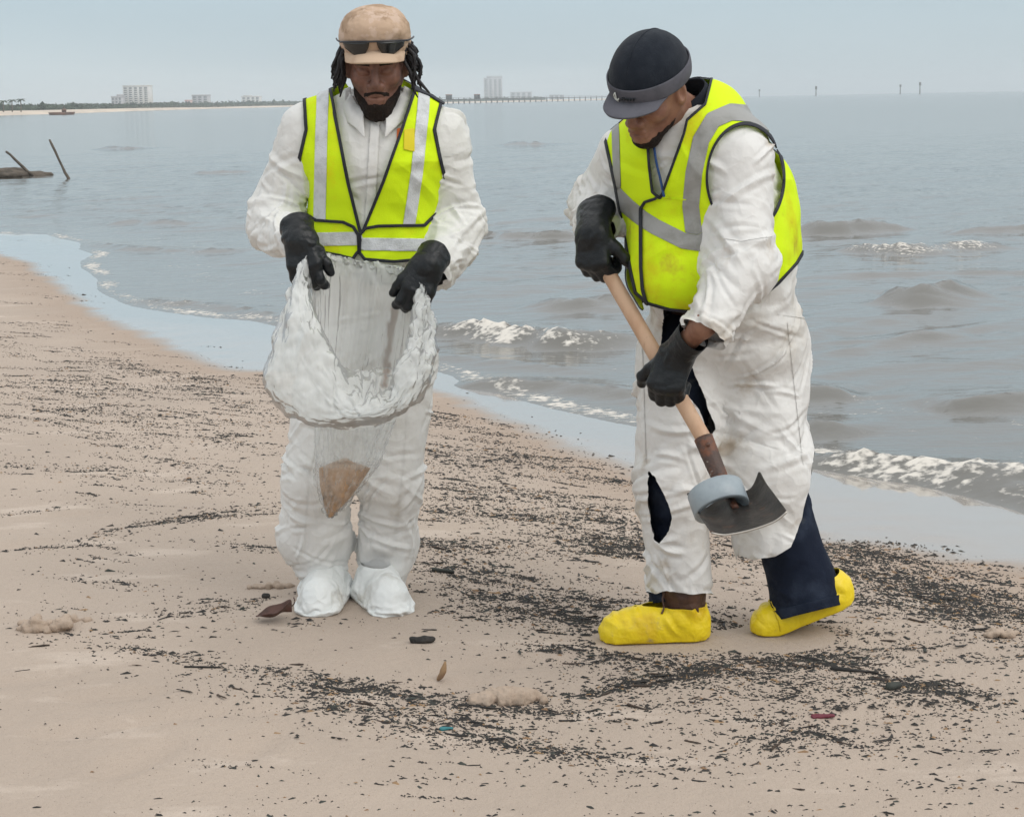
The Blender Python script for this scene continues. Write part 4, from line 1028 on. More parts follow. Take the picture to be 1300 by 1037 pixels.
# gloves holding the bag
hl = W(383, 318, 4.80); hr = W(538, 350, 4.82)
for k, (h_, d_, n_, sd_, cf, th_) in enumerate(((hl, (.15, -.35, -.9), (-.15, -.95, .35), (1, 0, 0), a_wr[0] + (.002, -.005, .03), (.25, .5)), (hr, (-.35, -.35, -.85), (.25, -.9, .35), (-1, 0, .1), a_wr[1] + (.002, -.005, .025), (.35, .5)))):
    fl = Field.uniform(h_ - .17, h_ + .16, .004); d_ = nrm(d_)
    wr = h_ - d_ * .045
    add_hand(fl, wr, d_, np.array(n_), np.array(sd_, float), ((.35, .9, .5), (.55, 1.0, .6), (.6, 1.0, .6), (.45, .9, .6)), .0135, 1.05, .05, th_, (cf, .042, .050), nrm(np.array(d_) * .9 + np.array(sd_, float) * .45 - np.array(n_) * .1))
    V, Q = fl.mesh(); V = smooth_mesh(V, edges_of(Q), 1); T = quads_to_tris(Q); V = disp(V, T, .0022, 45, 3 + k); V = creases(V, T, 34, 90 + k, d_, .0028, (.03, .08), .0055)
    ax_ = nrm(cf - wr); v, t = clip(V, T, np.linalg.norm(cf - wr) - .004 - (V - wr) @ ax_); obj('glove', v, t, M['glove'], A, solid=.002)

# ------------------------------------------------------------------ the plastic bag and the sand in it
def film_material():
    m = bpy.data.materials.new('clear_plastic_film'); m.use_nodes = True; t = m.node_tree; L = t.links.new
    for n in list(t.nodes): t.nodes.remove(n)
    o = t.nodes.new('ShaderNodeOutputMaterial'); tr = t.nodes.new('ShaderNodeBsdfTransparent'); tl = t.nodes.new('ShaderNodeBsdfTranslucent'); df = t.nodes.new('ShaderNodeBsdfDiffuse'); gl = t.nodes.new('ShaderNodeBsdfGlossy')
    tr.inputs['Color'].default_value = (.97, .97, .97, 1); tl.inputs['Color'].default_value = (.88, .90, .89, 1)
    at = t.nodes.new('ShaderNodeAttribute'); at.attribute_name = 'stain'
    cx = t.nodes.new('ShaderNodeMix'); cx.data_type = 'RGBA'; L(at.outputs['Fac'], cx.inputs['Factor']); cx.inputs['A'].default_value = (.90, .92, .91, 1); cx.inputs['B'].default_value = (.20, .11, .07, 1)
    L(cx.outputs['Result'], df.inputs['Color']); gl.inputs['Roughness'].default_value = .45; gl.inputs['Color'].default_value = (.6, .6, .6, 1)
    tc = t.nodes.new('ShaderNodeTexCoord'); n1 = t.nodes.new('ShaderNodeTexNoise'); n1.inputs['Scale'].default_value = 9; n1.inputs['Detail'].default_value = 3
    mp = t.nodes.new('ShaderNodeMapping'); mp.inputs['Scale'].default_value = (2.2, 2.2, .5); L(tc.outputs['Object'], mp.inputs[0]); L(mp.outputs[0], n1.inputs['Vector'])
    bp = t.nodes.new('ShaderNodeBump'); bp.inputs['Strength'].default_value = .6; bp.inputs['Distance'].default_value = .02; L(n1.outputs['Fac'], bp.inputs['Height'])
    for n in (tl, df, gl): L(bp.outputs[0], n.inputs['Normal'])
    m1 = t.nodes.new('ShaderNodeMixShader'); m1.inputs[0].default_value = .5; L(df.outputs[0], m1.inputs[1]); L(tl.outputs[0], m1.inputs[2])
    fz = t.nodes.new('ShaderNodeFresnel'); fz.inputs['IOR'].default_value = 1.2; L(bp.outputs[0], fz.inputs['Normal'])
    m2 = t.nodes.new('ShaderNodeMixShader'); L(fz.outputs[0], m2.inputs[0]); L(m1.outputs[0], m2.inputs[1]); L(gl.outputs[0], m2.inputs[2])
    th = t.nodes.new('ShaderNodeAttribute'); th.attribute_name = 'cloud'
    m3 = t.nodes.new('ShaderNodeMixShader'); L(th.outputs['Fac'], m3.inputs[0]); L(tr.outputs[0], m3.inputs[1]); L(m2.outputs[0], m3.inputs[2]); L(m3.outputs[0], o.inputs['Surface'])
    return m
M['film'] = film_material()
NB = 300
def ring(pts): return spline([W(*p) for p in pts], NB, True)
# every ring starts at the hand on the left and runs along the front (towards the camera) to the other hand, then back along the belly
def ell_ring(u, v, Y, hu, hy, tilt=0.0):
    out = []
    for k in range(12):
        a_ = math.pi - k * math.pi / 6 * -1
        out.append((u + hu * math.cos(a_), v + tilt * math.sin(a_) * 30, Y + hy * math.sin(a_)))
    return ring(out)
tip = ell_ring(419, 657, 4.74, 2, .004)
r0 = ell_ring(428, 628, 4.75, 22, .045)
r1 = ell_ring(439, 590, 4.77, 38, .075)
r2 = ell_ring(447, 545, 4.79, 47, .090)
r3 = ell_ring(462, 470, 4.82, 60, .105)
rim = ring([(392, 338, 4.77), (404, 398, 4.69), (428, 462, 4.64), (458, 506, 4.61), (488, 498, 4.62), (508, 458, 4.66), (521, 408, 4.73), (530, 368, 4.79), (512, 350, 4.88), (480, 345, 4.925), (445, 340, 4.925), (412, 334, 4.86)])
roll = ring([(382, 336, 4.75), (378, 400, 4.655), (390, 470, 4.60), (440, 524, 4.57), (500, 514, 4.585), (530, 462, 4.63), (538, 410, 4.71), (538, 368, 4.79), (514, 346, 4.89), (480, 340, 4.935), (445, 335, 4.935), (410, 329, 4.86)])
cuf = ring([(376, 342, 4.76), (350, 415, 4.67), (345, 490, 4.625), (405, 538, 4.60), (505, 528, 4.61), (548, 465, 4.66), (550, 412, 4.73), (542, 372, 4.81), (516, 352, 4.90), (480, 350, 4.945), (445, 345, 4.945), (408, 338, 4.88)])
edge = ring([(382, 352, 4.79), (346, 425, 4.72), (337, 500, 4.70), (408, 545, 4.68), (500, 538, 4.69), (545, 480, 4.71), (548, 422, 4.77), (540, 380, 4.83), (516, 362, 4.91), (480, 362, 4.95), (445, 357, 4.95), (408, 348, 4.89)])
prof_ = [tip, r0, r1, r2, r3, rim, roll, cuf, edge]
ROWS = 170; tt = np.linspace(0, len(prof_) - 1, ROWS)
st = np.stack(prof_)                                          # rings, points, xyz
Vb = spline(st.reshape(len(prof_), -1), ROWS).reshape(ROWS, NB, 3)
I = np.arange(ROWS * NB).reshape(ROWS, NB); Fb = np.stack([I[:-1], np.roll(I, -1, 1)[:-1], np.roll(I, -1, 1)[1:], I[1:]], -1).reshape(-1, 4)
Vb = Vb.reshape(-1, 3); N = vnormals(Vb, quads_to_tris(Fb))
th = np.tile(np.arange(NB) / NB * 2 * np.pi, ROWS); lv = np.repeat(tt, NB)
pc = np.stack([np.cos(th) * 1.6, np.sin(th) * 1.6, lv * .38], 1)      # gathers run along the film, from the hands down
fold = .020 * fbm(pc, 2.2, 61) + .006 * (1 - 2 * np.abs(vnoise(pc, 4.5, 62))) + .0022 * (1 - 2 * np.abs(vnoise(pc * np.array([1, 1, 2.5]), 9, 63)))
fold *= np.clip(lv / 2.0, .15, 1) * np.where(lv > 5, 1.15, .75)
Vb = Vb + N * fold[:, None]
Vb = creases(Vb, quads_to_tris(Fb), 420, 88, (1, .3, 0), .0045, (.04, .20), .0034, tilt=.6)
uvb = proj(Vb); sn = fbm(Vb, 40, 7)
stain = np.clip((7 - d_line(uvb, [(500, 395), (494, 440), (488, 488)])) / 4 + 1.3 * sn, 0, 1) * ((lv > 3.6) & (lv < 5.0))
stain = np.maximum(stain, .5 * np.clip((6 - np.abs(uvb[:, 1] - 592)) / 8 + sn, 0, 1) * (lv < 3.2))
cloud = np.clip(.44 + .22 * fbm(pc, 3.0, 66) + .09 * (1 - 2 * np.abs(vnoise(pc, 4.5, 68))) + .40 * np.clip((lv - 4.8) * 2, 0, 1) + .5 * stain - .14 * (lv < 3) - .16 * (lv < 2.1), .10, .95)
bag = obj('plastic_bag', Vb, Fb, M['film'], None, {'stain': stain, 'cloud': cloud}, sub=0)
tag(bag, 'clear plastic bag with a wide folded rim held open by the tan-capped worker', 'plastic bag')
# the sand collected in the tip of the bag
k_ = np.linspace(0.12, 2.0, 26); sv_ = spline(st[:3].reshape(3, -1), 52).reshape(52, NB, 3)[1:49:2]
cen = sv_.mean(1, keepdims=True); sv_ = cen + (sv_ - cen) * .90
n0 = len(sv_); top = sv_[-1]; ctr = top.mean(0)
rings = [sv_[i] for i in range(n0)] + [ctr + (top - ctr) * q + np.array([0, 0, .03 * (1 - q)]) for q in (.8, .55, .3, .08)]
Vs = np.stack(rings)[:, ::4]; n1, n2 = Vs.shape[:2]; Vs = Vs.reshape(-1, 3)
Vs = Vs + (.004 * fbm(Vs, 30, 5))[:, None]
I = np.arange(n1 * n2).reshape(n1, n2); Fs = np.stack([I[:-1], np.roll(I, -1, 1)[:-1], np.roll(I, -1, 1)[1:], I[1:]], -1).reshape(-1, 4)
M['wet_sand'] = material('wet_brown_sand', (.42, .27, .16), .7, (.30, .19, .11), 22, .42, .65, bump=(('noise', 90, .5, .006),), c3=(.07, .045, .03), n3=(16, .62, .7))
tag(obj('collected_sand', Vs, Fs, M['wet_sand']), 'wet brown sand collected in the bottom of the plastic bag', 'sand')

# ------------------------------------------------------------------ the worker with the shovel
B = empty('person', tuple(G(900, 815)))
tag(B, 'worker in dark grey-brimmed cap and yellow overshoes bending over a shovel', 'person')
pb = FPX / 4.55
b_sh = [W(790, 195, 4.68), W(940, 205, 4.42)]                  # right shoulder (image left), left shoulder
b_el = [W(757, 255, 4.86), W(943, 328, 4.33)]
b_wr = [W(758, 282, 4.60), W(893, 412, 4.22)]
b_hip = [W(868, 435, 4.64), W(958, 430, 4.70)]
b_kn = [W(855, 600, 4.57), W(972, 590, 4.60)]
b_an = [W(862, 745, 4.62), W(1028, 758, 4.70)]
s_top, s_bot = W(750, 308, 4.56), W(911, 606, 4.20)
sx = nrm(s_bot - s_top); s_sock = W(893, 556, 4.26)
g1 = s_top + sx * .055; g2 = s_top + sx * (np.dot(W(857, 488, 4.33) - s_top, sx)) + (.006, 0, .012)
def grip_frame(center, d_, side):
    d_ = nrm(d_); sidev = sx * np.sign(np.dot(sx, side)); n_ = nrm(np.cross(d_, sidev)); n_ = n_ * np.sign(-n_[1])
    return d_, sidev, n_, center + n_ * .036 - d_ * .078
GD1, GD2 = np.array([-.02, -.25, -1.0]), np.array([-.36, -.22, -.92])
wr2 = grip_frame(g2, GD2, -sx)[3]
fB = nrm((-.62, -.72, 0)); tdir = (-.62, -.72, -.15)
def torso_b(fl, o=0.0):
    fl.cone(W(925, 400, 4.68), W(900, 300, 4.60), .200 + o, .198 + o, .06, flat=(tdir, .84))
    fl.cone(W(900, 300, 4.60), W(872, 215, 4.53), .198 + o, .165 + o, .06, flat=(tdir, .80))
    fl.cone(W(862, 165, 4.52), b_sh[0] + (.03, -.02, .0), .085 + o, .075 + o, .08); fl.cone(W(866, 165, 4.52), b_sh[1] + (-.01, .03, .015), .085 + o, .092 + o, .08)
    fl.cone(W(900, 150, 4.58), W(940, 250, 4.66), .085 + o, .120 + o, .08)           # rounded back
    fl.cone(W(940, 250, 4.66), W(950, 325, 4.70), .120 + o, .125 + o, .08)
    fl.ell(W(868, 330, 4.50), np.array([.13, .12, .15]) + o, None, .08)           # belly
def arms_b(fl, o=0.0):
    fl.cone(b_sh[0], b_el[0], .072 + o, .070 + o, .06); fl.cone(b_el[0], b_wr[0], .070 + o, .060 + o, .05)
    fl.cone(W(770, 262, 4.76), W(780, 272, 4.66), .045 + o, .032 + o, .05)
    fl.cone(b_sh[1], b_el[1], .078 + o, .082 + o, .06); fl.cone(b_el[1], b_wr[1], .080 + o, .058 + o, .05)
def legs_b(fl, o=0.0, seg=0):
    union(fl, [[(b_hip[0], b_kn[0], .135 + o, .100 + o), (b_kn[0], b_an[0] + (0, -.03, 0), .100 + o, .090 + o)],
               [(b_hip[1], b_kn[1], .150 + o, .128 + o), (b_kn[1], W(985, 672, 4.60), .126 + o, .112 + o), (W(985, 672, 4.60), W(1005, 740, 4.66), .112 + o, .090 + o)]], .012, .06)
SB = Field.uniform((.10, 4.05, .10), (.95, 5.06, 1.52), .0085); torso_b(SB); arms_b(SB); legs_b(SB)
jb = [b_el[0], b_el[1], b_wr[0], b_wr[1], b_kn[0], b_kn[1], b_an[0], W(985, 690, 4.6), W(900, 430, 4.6)]
def outb(P):
    tor = (P[:, 2] > W(900, 380, 4.6)[2]) & (np.minimum(cone_sd(P, b_sh[1], b_el[1], .1, .1), cone_sd(P, b_sh[0], b_el[0], .09, .09)) > 0)
    return np.where(tor, .006, .020)
def grb(P): return .036 + .085 * near(P, jb, .13)
V, Q, T = garment(SB, .034, grb, lambda P: np.where(near(P, b_sh, .20) > .3, .004, .026), outb, 260, 33, .012, .04, axis=(0, 0, 1), grav=.00012, freq=5, lv=3, fine=.0008)
V = creases(V, T, 350, 35, (0, 0, 1), .0075, (.06, .26), .0062, where=lambda P: .3 + near(P, jb, .13))
uv = proj(V); N = vnormals(V, T); front = N @ nrm(np.array([-.3, -1, .1])) > -.15
nb_ = W(862, 150, 4.50)
hole = np.maximum.reduce([sd_poly(uv, [(844, 380), (882, 380), (869, 430), (878, 465), (893, 500), (909, 545), (901, 554), (888, 522), (866, 492), (838, 460), (840, 430)]),
                          sd_poly(uv, [(823, 597), (831, 605), (840, 622), (851, 645), (853, 658), (849, 674), (837, 690), (830, 684), (826, 660), (822, 630)])]) / pb + .004 * fbm(V, 60, 4)
hole = np.where(front & (V[:, 1] > 4.37), hole, -1)
rear = np.maximum(sd_poly(uv, [(1034, 572), (1200, 560), (1200, 860), (930, 860), (936, 704), (958, 711), (985, 706), (1004, 694), (1019, 655), (1028, 615)]) / pb + .003 * fbm(V, 30, 9), -1)
rear = np.where((uv[:, 0] > 925), rear, -1)
wcut = lambda k, l: l - (V - b_wr[k]) @ nrm(b_wr[k] - b_el[k]) + 5 * (np.linalg.norm(V - b_wr[k], axis=1) > .15)
hem = np.where(uv[:, 0] < 925, (752 - uv[:, 1] + 3 * vnoise(V, 30, 2)) / pb, 1)
v, t = clipn(V, T, [-hole, -rear, hem, wcut(0, .03), wcut(1, .02), np.linalg.norm(V - nb_, axis=1) - .085])
suitb = obj('coverall', v, t, M['suit_dirty'], B)
for pl in ([(985, 398), (1028, 405)], [(1000, 410), (1010, 500), (1020, 590)], [(815, 430), (818, 520), (820, 590)], [(905, 300), (940, 306), (980, 300)]):
    sm_ = np.where((N[:, 1] < .2) & ((V[:, 1] > 4.42) | (uv[:, 1] < 320)), .9 - d_line(uv, pl), -1) / pb
    v, t = ribbon([sm_, -hole, -rear], V, T, N, .0022); obj('seam', v, t, M['suit_dirty'], suitb)
# dark trousers that show through the torn coverall
JB = Field.uniform((.20, 4.30, .06), (.95, 4.98, .95), .0085)
JB.cone(W(925, 400, 4.68), W(912, 350, 4.64), .158, .150, .05, flat=(tdir, .84))
union(JB, [[(b_hip[0], b_kn[0], .098, .064), (b_kn[0], W(858, 725, 4.62), .064, .060), (W(858, 725, 4.62), W(858, 765, 4.62), .066, .072)],
           [(b_hip[1], b_kn[1], .112, .092), (b_kn[1] + (.02, .02, -.03), W(1022, 735, 4.61), .092, .088), (W(1022, 735, 4.61), W(1027, 772, 4.59), .088, .090)]], .012, .06)
V, Q, T = garment(JB, .0255, .05, .012, .010, 160, 41, .006, .06, axis=(0, 0, 1), freq=9, fine=.001)
V = creases(V, T, 60, 45, (0, 0, 1), .005)
uv = proj(V)
f_ = np.where(uv[:, 0] < 925, 760 - uv[:, 1] - (uv[:, 0] - 860) * .16, 787 - (uv[:, 0] - 985) * .25 - uv[:, 1]) / pb
v, t = clip(V, T, f_); obj('trousers', v, t, M['denim'], B)
for sgn_ in (1, -1):
    v, t = ribbon([sgn_ * (925 - uv[:, 0]), f_ + .001, .026 - f_], V, T, vnormals(V, T), .003); obj('trouser_hem', v, t, M['denim'], B, solid=.003)
# the person inside: head turned down towards the shovel
hb = W(826, 117, 4.40)
yaw, pit = math.radians(38), math.radians(31)
Fh = np.array([-math.sin(yaw) * math.cos(pit), -math.cos(yaw) * math.cos(pit), -math.sin(pit)])
frb = frame_of(Fh, (0.10, -.05, 1))
BB = Field(axis(.10, .95, hb[0], .125, .003, .014), axis(4.05, 5.06, hb[1] - .01, .135, .003, .014), axis(.06, 1.72, hb[2], .155, .003, .014))
torso_b(BB, -.05); arms_b(BB, -.04)
union(BB, [[(b_hip[0], b_kn[0], .075, .045), (b_kn[0], W(858, 760, 4.62), .045, .035)], [(b_hip[1], b_kn[1], .085, .06), (b_kn[1] + (.02, .02, -.03), W(1024, 750, 4.65), .055, .04)]], .012, .05)
BB.cone(b_el[1], b_wr[1], .038, .030, .03); BB.cone(b_wr[1], wr2, .030, .026, .02); BB.cone(b_el[0], b_wr[0], .04, .032, .03)
BB.cone(hb - Fh * .02 + (0, 0, -.03), nb_ + (.01, .02, -.01), .062, .072, .03)
wb = add_head(BB, hb, frb, 1.02, 1.0)
V, Q = BB.mesh(); bodyb = obj('body', V, Q, M['skin_b'], B)
loc = (V - hb) @ frb.T / 1.02; T = quads_to_tris(Q); Nb = vnormals(V, T)
jl = -.088 + .62 * np.maximum(0, np.abs(loc[:, 0]) - .024) + .006 * fbm(V, 90, 2)
brd = np.minimum.reduce([jl - loc[:, 2], loc[:, 1] - .012 + .003 * fbm(V, 70, 5), loc[:, 2] + .16])
must = np.minimum.reduce([.005 - np.abs(loc[:, 2] + .0475 + 5 * loc[:, 0] ** 2), loc[:, 1] - .075, .028 - np.abs(loc[:, 0])])
side = np.minimum.reduce([.006 - np.abs(loc[:, 1] - .014), .02 - loc[:, 2], loc[:, 2] + .07, np.abs(loc[:, 0]) - .04])
for ff, am, nm in ((brd, .003, 'beard'),):
    v, t, n_, lv_ = clip(V, T, ff, [Nb, ff])
    if len(t): obj(nm, v + n_ * (np.clip(lv_ / .012, 0, 1) * am * (1 + .5 * fbm(v, 120, 4)) + .0006)[:, None], t, M['beard'], bodyb)
# cap: dark fleece crown, grey band and bill
CB = Field.uniform(hb - .20, hb + .22, .0042)
w = lambda x, y, z: hb + np.array([x, y, z]) @ frb
CB.ell(w(0, -.012, .050), (.096, .116, .104), frb, .01)
crown = shell(CB, hb, frb, lambda l: l[:, 2] - (.060 - .22 * l[:, 1] * 0 + .10 * np.minimum(l[:, 1], 0)))
v, t = crown; v = v + vnormals(v, t) * (.0022 * fbm(v, 20, 9))[:, None]
capb = obj('cap', v, t, M['fleece'], B, solid=.003)
seamp = []
for a_ in np.linspace(.15, math.pi - .15, 30): seamp.append(w(0, -.012 + .1175 * math.cos(a_), .050 + .1055 * math.sin(a_)))
V, F = tube(seamp, .0022, 6); obj('seam', V, F, M['fleece'], capb)
th = np.linspace(-math.pi, math.pi, 73); Vc = []
for a_ in th:
    for q in np.linspace(0, 1, 7):
        z = .030 + .040 * q - .018 * (1 - math.cos(a_)) * .5 + .014 * (1 - math.cos(a_)) * .5
        k2 = math.sqrt(max(.05, 1 - ((z - .050) / .104) ** 2)) + .045 + .012 * q
        Vc.append(w(math.sin(a_) * .096 * k2, -.012 + math.cos(a_) * .116 * k2, z))
I = np.arange(73 * 7).reshape(73, 7); Fc = np.stack([I[:-1, :-1], I[1:, :-1], I[1:, 1:], I[:-1, 1:]], -1).reshape(-1, 4)
band = obj('band', Vc, Fc, M['cap_grey'], capb, solid=.004, sub=1)
th = np.linspace(-1.0, 1.0, 35); Vc = []
for a_ in th:
    for q in np.linspace(0, 1, 9):
        L = .068 * (math.cos(a_ * .95) ** .45); rad = .098
        x = math.sin(a_) * (rad - L * q * .14); y = math.cos(a_) * (rad + .013) + q * L
        Vc.append(w(x, y - .012, .036 - 1.5 * x * x - .004 * q - .006 * q * q))
I = np.arange(35 * 9).reshape(35, 9); Fc = np.stack([I[:-1, :-1], I[1:, :-1], I[1:, 1:], I[:-1, 1:]], -1).reshape(-1, 4)
obj('bill', Vc, Fc, M['cap_grey'], capb, solid=.005, sub=1)
def bandpt(a_, z, e=.004):
    k2 = math.sqrt(1 - ((z - .050) / .104) ** 2) + .062; return w(math.sin(a_) * (.096 * k2 + e), -.012 + math.cos(a_) * (.116 * k2 + e), z)
V, F = join([tube([bandpt(.28 + .075 * math.sin(q), .050 + .009 * math.cos(q)) for q in np.linspace(.2, 4.4, 14)], .0020, 6), tube([bandpt(.30, .062), bandpt(.29, .045), bandpt(.25, .036)], .0017, 6)]); obj('emblem', V, F, M['emblem'], band)
for k in range(5):
    a0 = .10 - .075 * k; V, F = tube([bandpt(a0, .046), bandpt(a0 - .012, .053), bandpt(a0 - .03, .047), bandpt(a0 - .045, .052)], .0019, 6); obj('lettering', V, F, M['emblem_dark'], band)
# dark jacket collar and blue cord
parts = []
Vc = []; th = np.linspace(-2.2, 2.2, 44); bk = nrm(np.array([.75, .62, 0])); sd_ = np.array([-bk[1], bk[0], 0])
upn = nrm(np.array([-.32, -.22, 1]))
for a_ in th:
    for q in np.linspace(0, 1, 8):
        rad = .080 + .004 * math.sin(3 * q) + .060 * q ** 1.3 * (.35 + .65 * max(0, math.cos(a_ * .8)))
        Vc.append(nb_ + (.012, .02, .012) + (bk * math.cos(a_) + sd_ * math.sin(a_)) * rad + upn * (.095 * math.cos(a_ * .62) * (1 - q * .45) - .035 * q))
I = np.arange(44 * 8).reshape(44, 8); Fc = np.stack([I[:-1, :-1], I[1:, :-1], I[1:, 1:], I[:-1, 1:]], -1).reshape(-1, 4)
V = np.array(Vc); V = V + (.003 * fbm(V, 30, 3))[:, None]; obj('jacket_collar', V, Fc, M['collar'], B, solid=.004, sub=1)
# vest
TB = Field.uniform((.16, 4.20, .62), (.98, 5.0, 1.56), .008); torso_b(TB)
V, Q, T = garment(TB, .016, .04, .006, .012, 150, 48, .007, .08, iso=.018, freq=8); N = vnormals(V, T)
V = creases(V, T, 80, 49, (.4, 0, 1), .0048, (.08, .28), .012, tilt=.8); uv = proj(V)
front = N[:, 1] < .12
fp = [(764, 60), (760, 128), (768, 180), (780, 235), (790, 290), (800, 345), (806, 372), (822, 386), (850, 394), (880, 397), (905, 394), (940, 392), (968, 377), (988, 361), (1012, 335), (1024, 314), (1045, 300), (1060, 200), (1000, 90), (912, 60), (900, 108), (894, 132), (871, 152), (867, 170), (858, 195), (846, 228), (838, 250), (830, 243), (826, 210), (822, 150), (800, 60)]
arm = lambda c, a_, b_: (np.hypot((uv[:, 0] - c[0]) / a_, (uv[:, 1] - c[1]) / b_) - 1) * min(a_, b_)
Ff = np.minimum(sd_poly(uv, fp), arm((946, 226), 47, 66)) / pb
hemz = W(900, 392, 4.55)[2] + (V[:, 0] - W(820, 392, 4.5)[0]) * .38
Fk = np.minimum.reduce([V[:, 2] - hemz, cone_sd(V, b_sh[0] - (.02, 0, 0), b_sh[0] + (-.15, .1, 0), .10, .10), np.where(V[:, 1] < 4.68, arm((946, 226), 47, 66) / pb, 1), np.linalg.norm(V - nb_, axis=1) - .11])
Fv = np.where(front, Ff, Fk)
on = lambda s_: np.where(front, s_, -1) / pb
dch = d_line(uv, [(780, 245), (797, 262), (815, 277), (832, 288), (868, 306), (888, 309), (920, 289)])
strips = [on(np.minimum(dch - 10.3, 10.5 - d_line(uv, [(985, 160), (955, 145), (928, 143), (905, 153), (890, 178), (881, 220), (877, 262), (882, 306)]))), on(10 - d_line(uv, [(780, 245), (797, 262), (815, 277), (832, 288), (868, 306), (888, 309), (920, 289)])),
          on(4.5 - d_line(uv, [(779, 120), (782, 170), (784, 236)])), on(6 - d_line(uv, [(985, 200), (986, 225), (980, 262)]))]
vestb = vest_parts(V, T, N, Fv, strips, B, M['vest2'], M['strip_grey'], trim_w=.006)
for pl in ([(838, 248), (833, 252), (820, 256), (815, 264), (815, 300), (815, 340), (817, 366), (822, 386)],):
    v, t = ribbon([on(1.7 - d_line(uv, pl)), Fv], V, T, N, .005); obj('zip', v, t, M['trim'], vestb, solid=.003, off=0)
for pl in ([(838, 250), (855, 252), (872, 254)], [(838, 248), (850, 220), (862, 185)]):
    v, t = ribbon([on(.8 - d_line(uv, pl)), Fv - .001], V, T, N, .002); obj('seam', v, t, M['vest2'], vestb, solid=.002, off=0)
ct = spline([W(828, 170, 4.43), W(833, 205, 4.405), W(838, 226, 4.40), W(843, 250, 4.385)], 14); V, F = tube(ct, .0035, 6); obj('lanyard', V, F, M['lanyard'], B)
# boots and overshoes
rt_d = nrm(np.array([-1.0, -.08, 0])); toe0 = G(772, 820); heel0 = G(893, 822)
for k, (hx, dr, lift) in enumerate(((W(897, 812, 4.575), rt_d, 0.0), (W(1086, 800, 4.625), nrm(np.array([-1, -.10, 0])), .36))):
    hx = np.array([hx[0], hx[1], 0.0]); L = .300 if k == 0 else .300
    R_ = lambda p: p
    if lift:
        toe = hx + dr * (L - .07)
        ca, sa = math.cos(lift), math.sin(lift)
        def R_(p, toe=toe, dr=dr, ca=ca, sa=sa):
            q = p - toe; x = q @ dr; z = q[..., 2]; s_ = q - np.multiply.outer(x, dr); s_ = s_ * np.array([1, 1, 0])
            xb = np.minimum(x, 0)
            return toe + np.multiply.outer(xb * ca + np.maximum(x, 0), dr) + s_ + np.multiply.outer(z * (ca if False else 1) - xb * sa, np.array([0, 0, 1.0])) + np.multiply.outer(np.where(x < 0, z * 0.18, 0), dr)
    s2 = np.array([-dr[1], dr[0], 0])
    fl = Field.uniform(hx - np.array([.36, .16, .02]), hx + np.array([.10, .16, .22]), .0065)
    h0 = hx + dr * .04; t0 = hx + dr * (L - .045)
    fl.cone(h0 + (0, 0, .045), t0 + (0, 0, .036), .044, .040, .02, flat=(s2, 1.12)); fl.cone(h0 + (0, 0, .02), t0 + (0, 0, .020), .046, .046, .01, flat=(s2, 1.12))
    fl.cone(h0 + dr * .012 + (0, 0, .04), h0 + dr * (.022 + .04 * k) + (0, 0, .115), .054, .058, .03); fl.cone(h0 + dr * (.05 + .03 * k) + (0, 0, .066), t0 - dr * .05 + (0, 0, .048), .046, .040, .04)
    sl, P = fl.sub(hx - .6, hx + .6); fl.f[sl] = np.maximum(fl.f[sl], -(P[..., 2] - .002))
    V, Q, T = garment(fl, .013, .05, .008, .006, 120, 60 + k, .004, .06, freq=14, fine=.0008, grav=0)
    V = creases(V, T, 36, 64 + k, dr, .0035, (.04, .12), .007, where=lambda P: (P[:, 2] > .02).astype(float))
    topz = .098
    v, t = clip(V, T, topz + .0015 * vnoise(V, 30, 4) - V[:, 2])
    obj('overshoe', R_(v), t, M['yellow'], B, solid=.002)
    fl = Field.uniform(hx - np.array([.30, .16, .0]), hx + np.array([.10, .16, .26]), .007)
    fl.cone(h0 + dr * .015 + (0, 0, .06), h0 + dr * .030 + (0, 0, .175), .050, .068, .02); fl.cone(h0 + (0, 0, .05), t0 - dr * .02 + (0, 0, .04), .036, .03, .03)
    V, Q, T = garment(fl, .014, .04, .006, .005, 80, 70 + k, .004, .06, freq=14, fine=.0008, grav=0)
    V = creases(V, T, 24, 74 + k, (0, 0, 1), .003, (.04, .09), .007)
    if k == 0:
        v, t = clip(V, T, .185 - V[:, 2]); bt = obj('boot', R_(v), t, M['boot'], B)
        lc = [h0 + dr * .078 + np.array([0, -.03, .148]), h0 + dr * .086 + np.array([0, -.035, .125]), h0 + dr * .083 + np.array([0, -.04, .10]), h0 + dr * .09 + np.array([0, -.045, .085])]
        V, F = tube(spline(lc, 12), .0028, 6); obj('lace', V, F, M['boot'], bt)
# ------------------------------------------------------------------ the shovel
SH = empty('shovel', tuple(s_bot)); tag(SH, 'square-mouth shovel with a pale wooden shaft and dark worn steel blade', 'shovel')
L_ = np.linalg.norm(s_sock - s_top); pts = [s_top + (s_sock - s_top) * f for f in np.linspace(-.03, 1.03, 24)]
V, F = tube(pts, [.014] + [.0205] * 22 + [.0205], 18); V = V + (.0006 * fbm(V, 25, 3))[:, None]; obj('shaft', V, F, M['wood'], SH)
pts = [s_sock + (s_bot + sx * .05 - s_sock) * f for f in np.linspace(0, 1, 16)]
V, F = tube(pts, np.linspace(.0245, .0200, 16), 18); V = V + vnormals(V, F) * (.0012 * fbm(V, 60, 8))[:, None]; sk = obj('socket', V, F, M['rust'], SH)
for f in (.25,):
    p = s_sock + (s_bot - s_sock) * f; fwdc = nrm(np.array([.2, -1, .1]) - sx * np.dot(np.array([.2, -1, .1]), sx)); V, F = tube([p + fwdc * .018, p + fwdc * .0285], .006, 10); obj('rivet', V, F, M['rust'], sk)
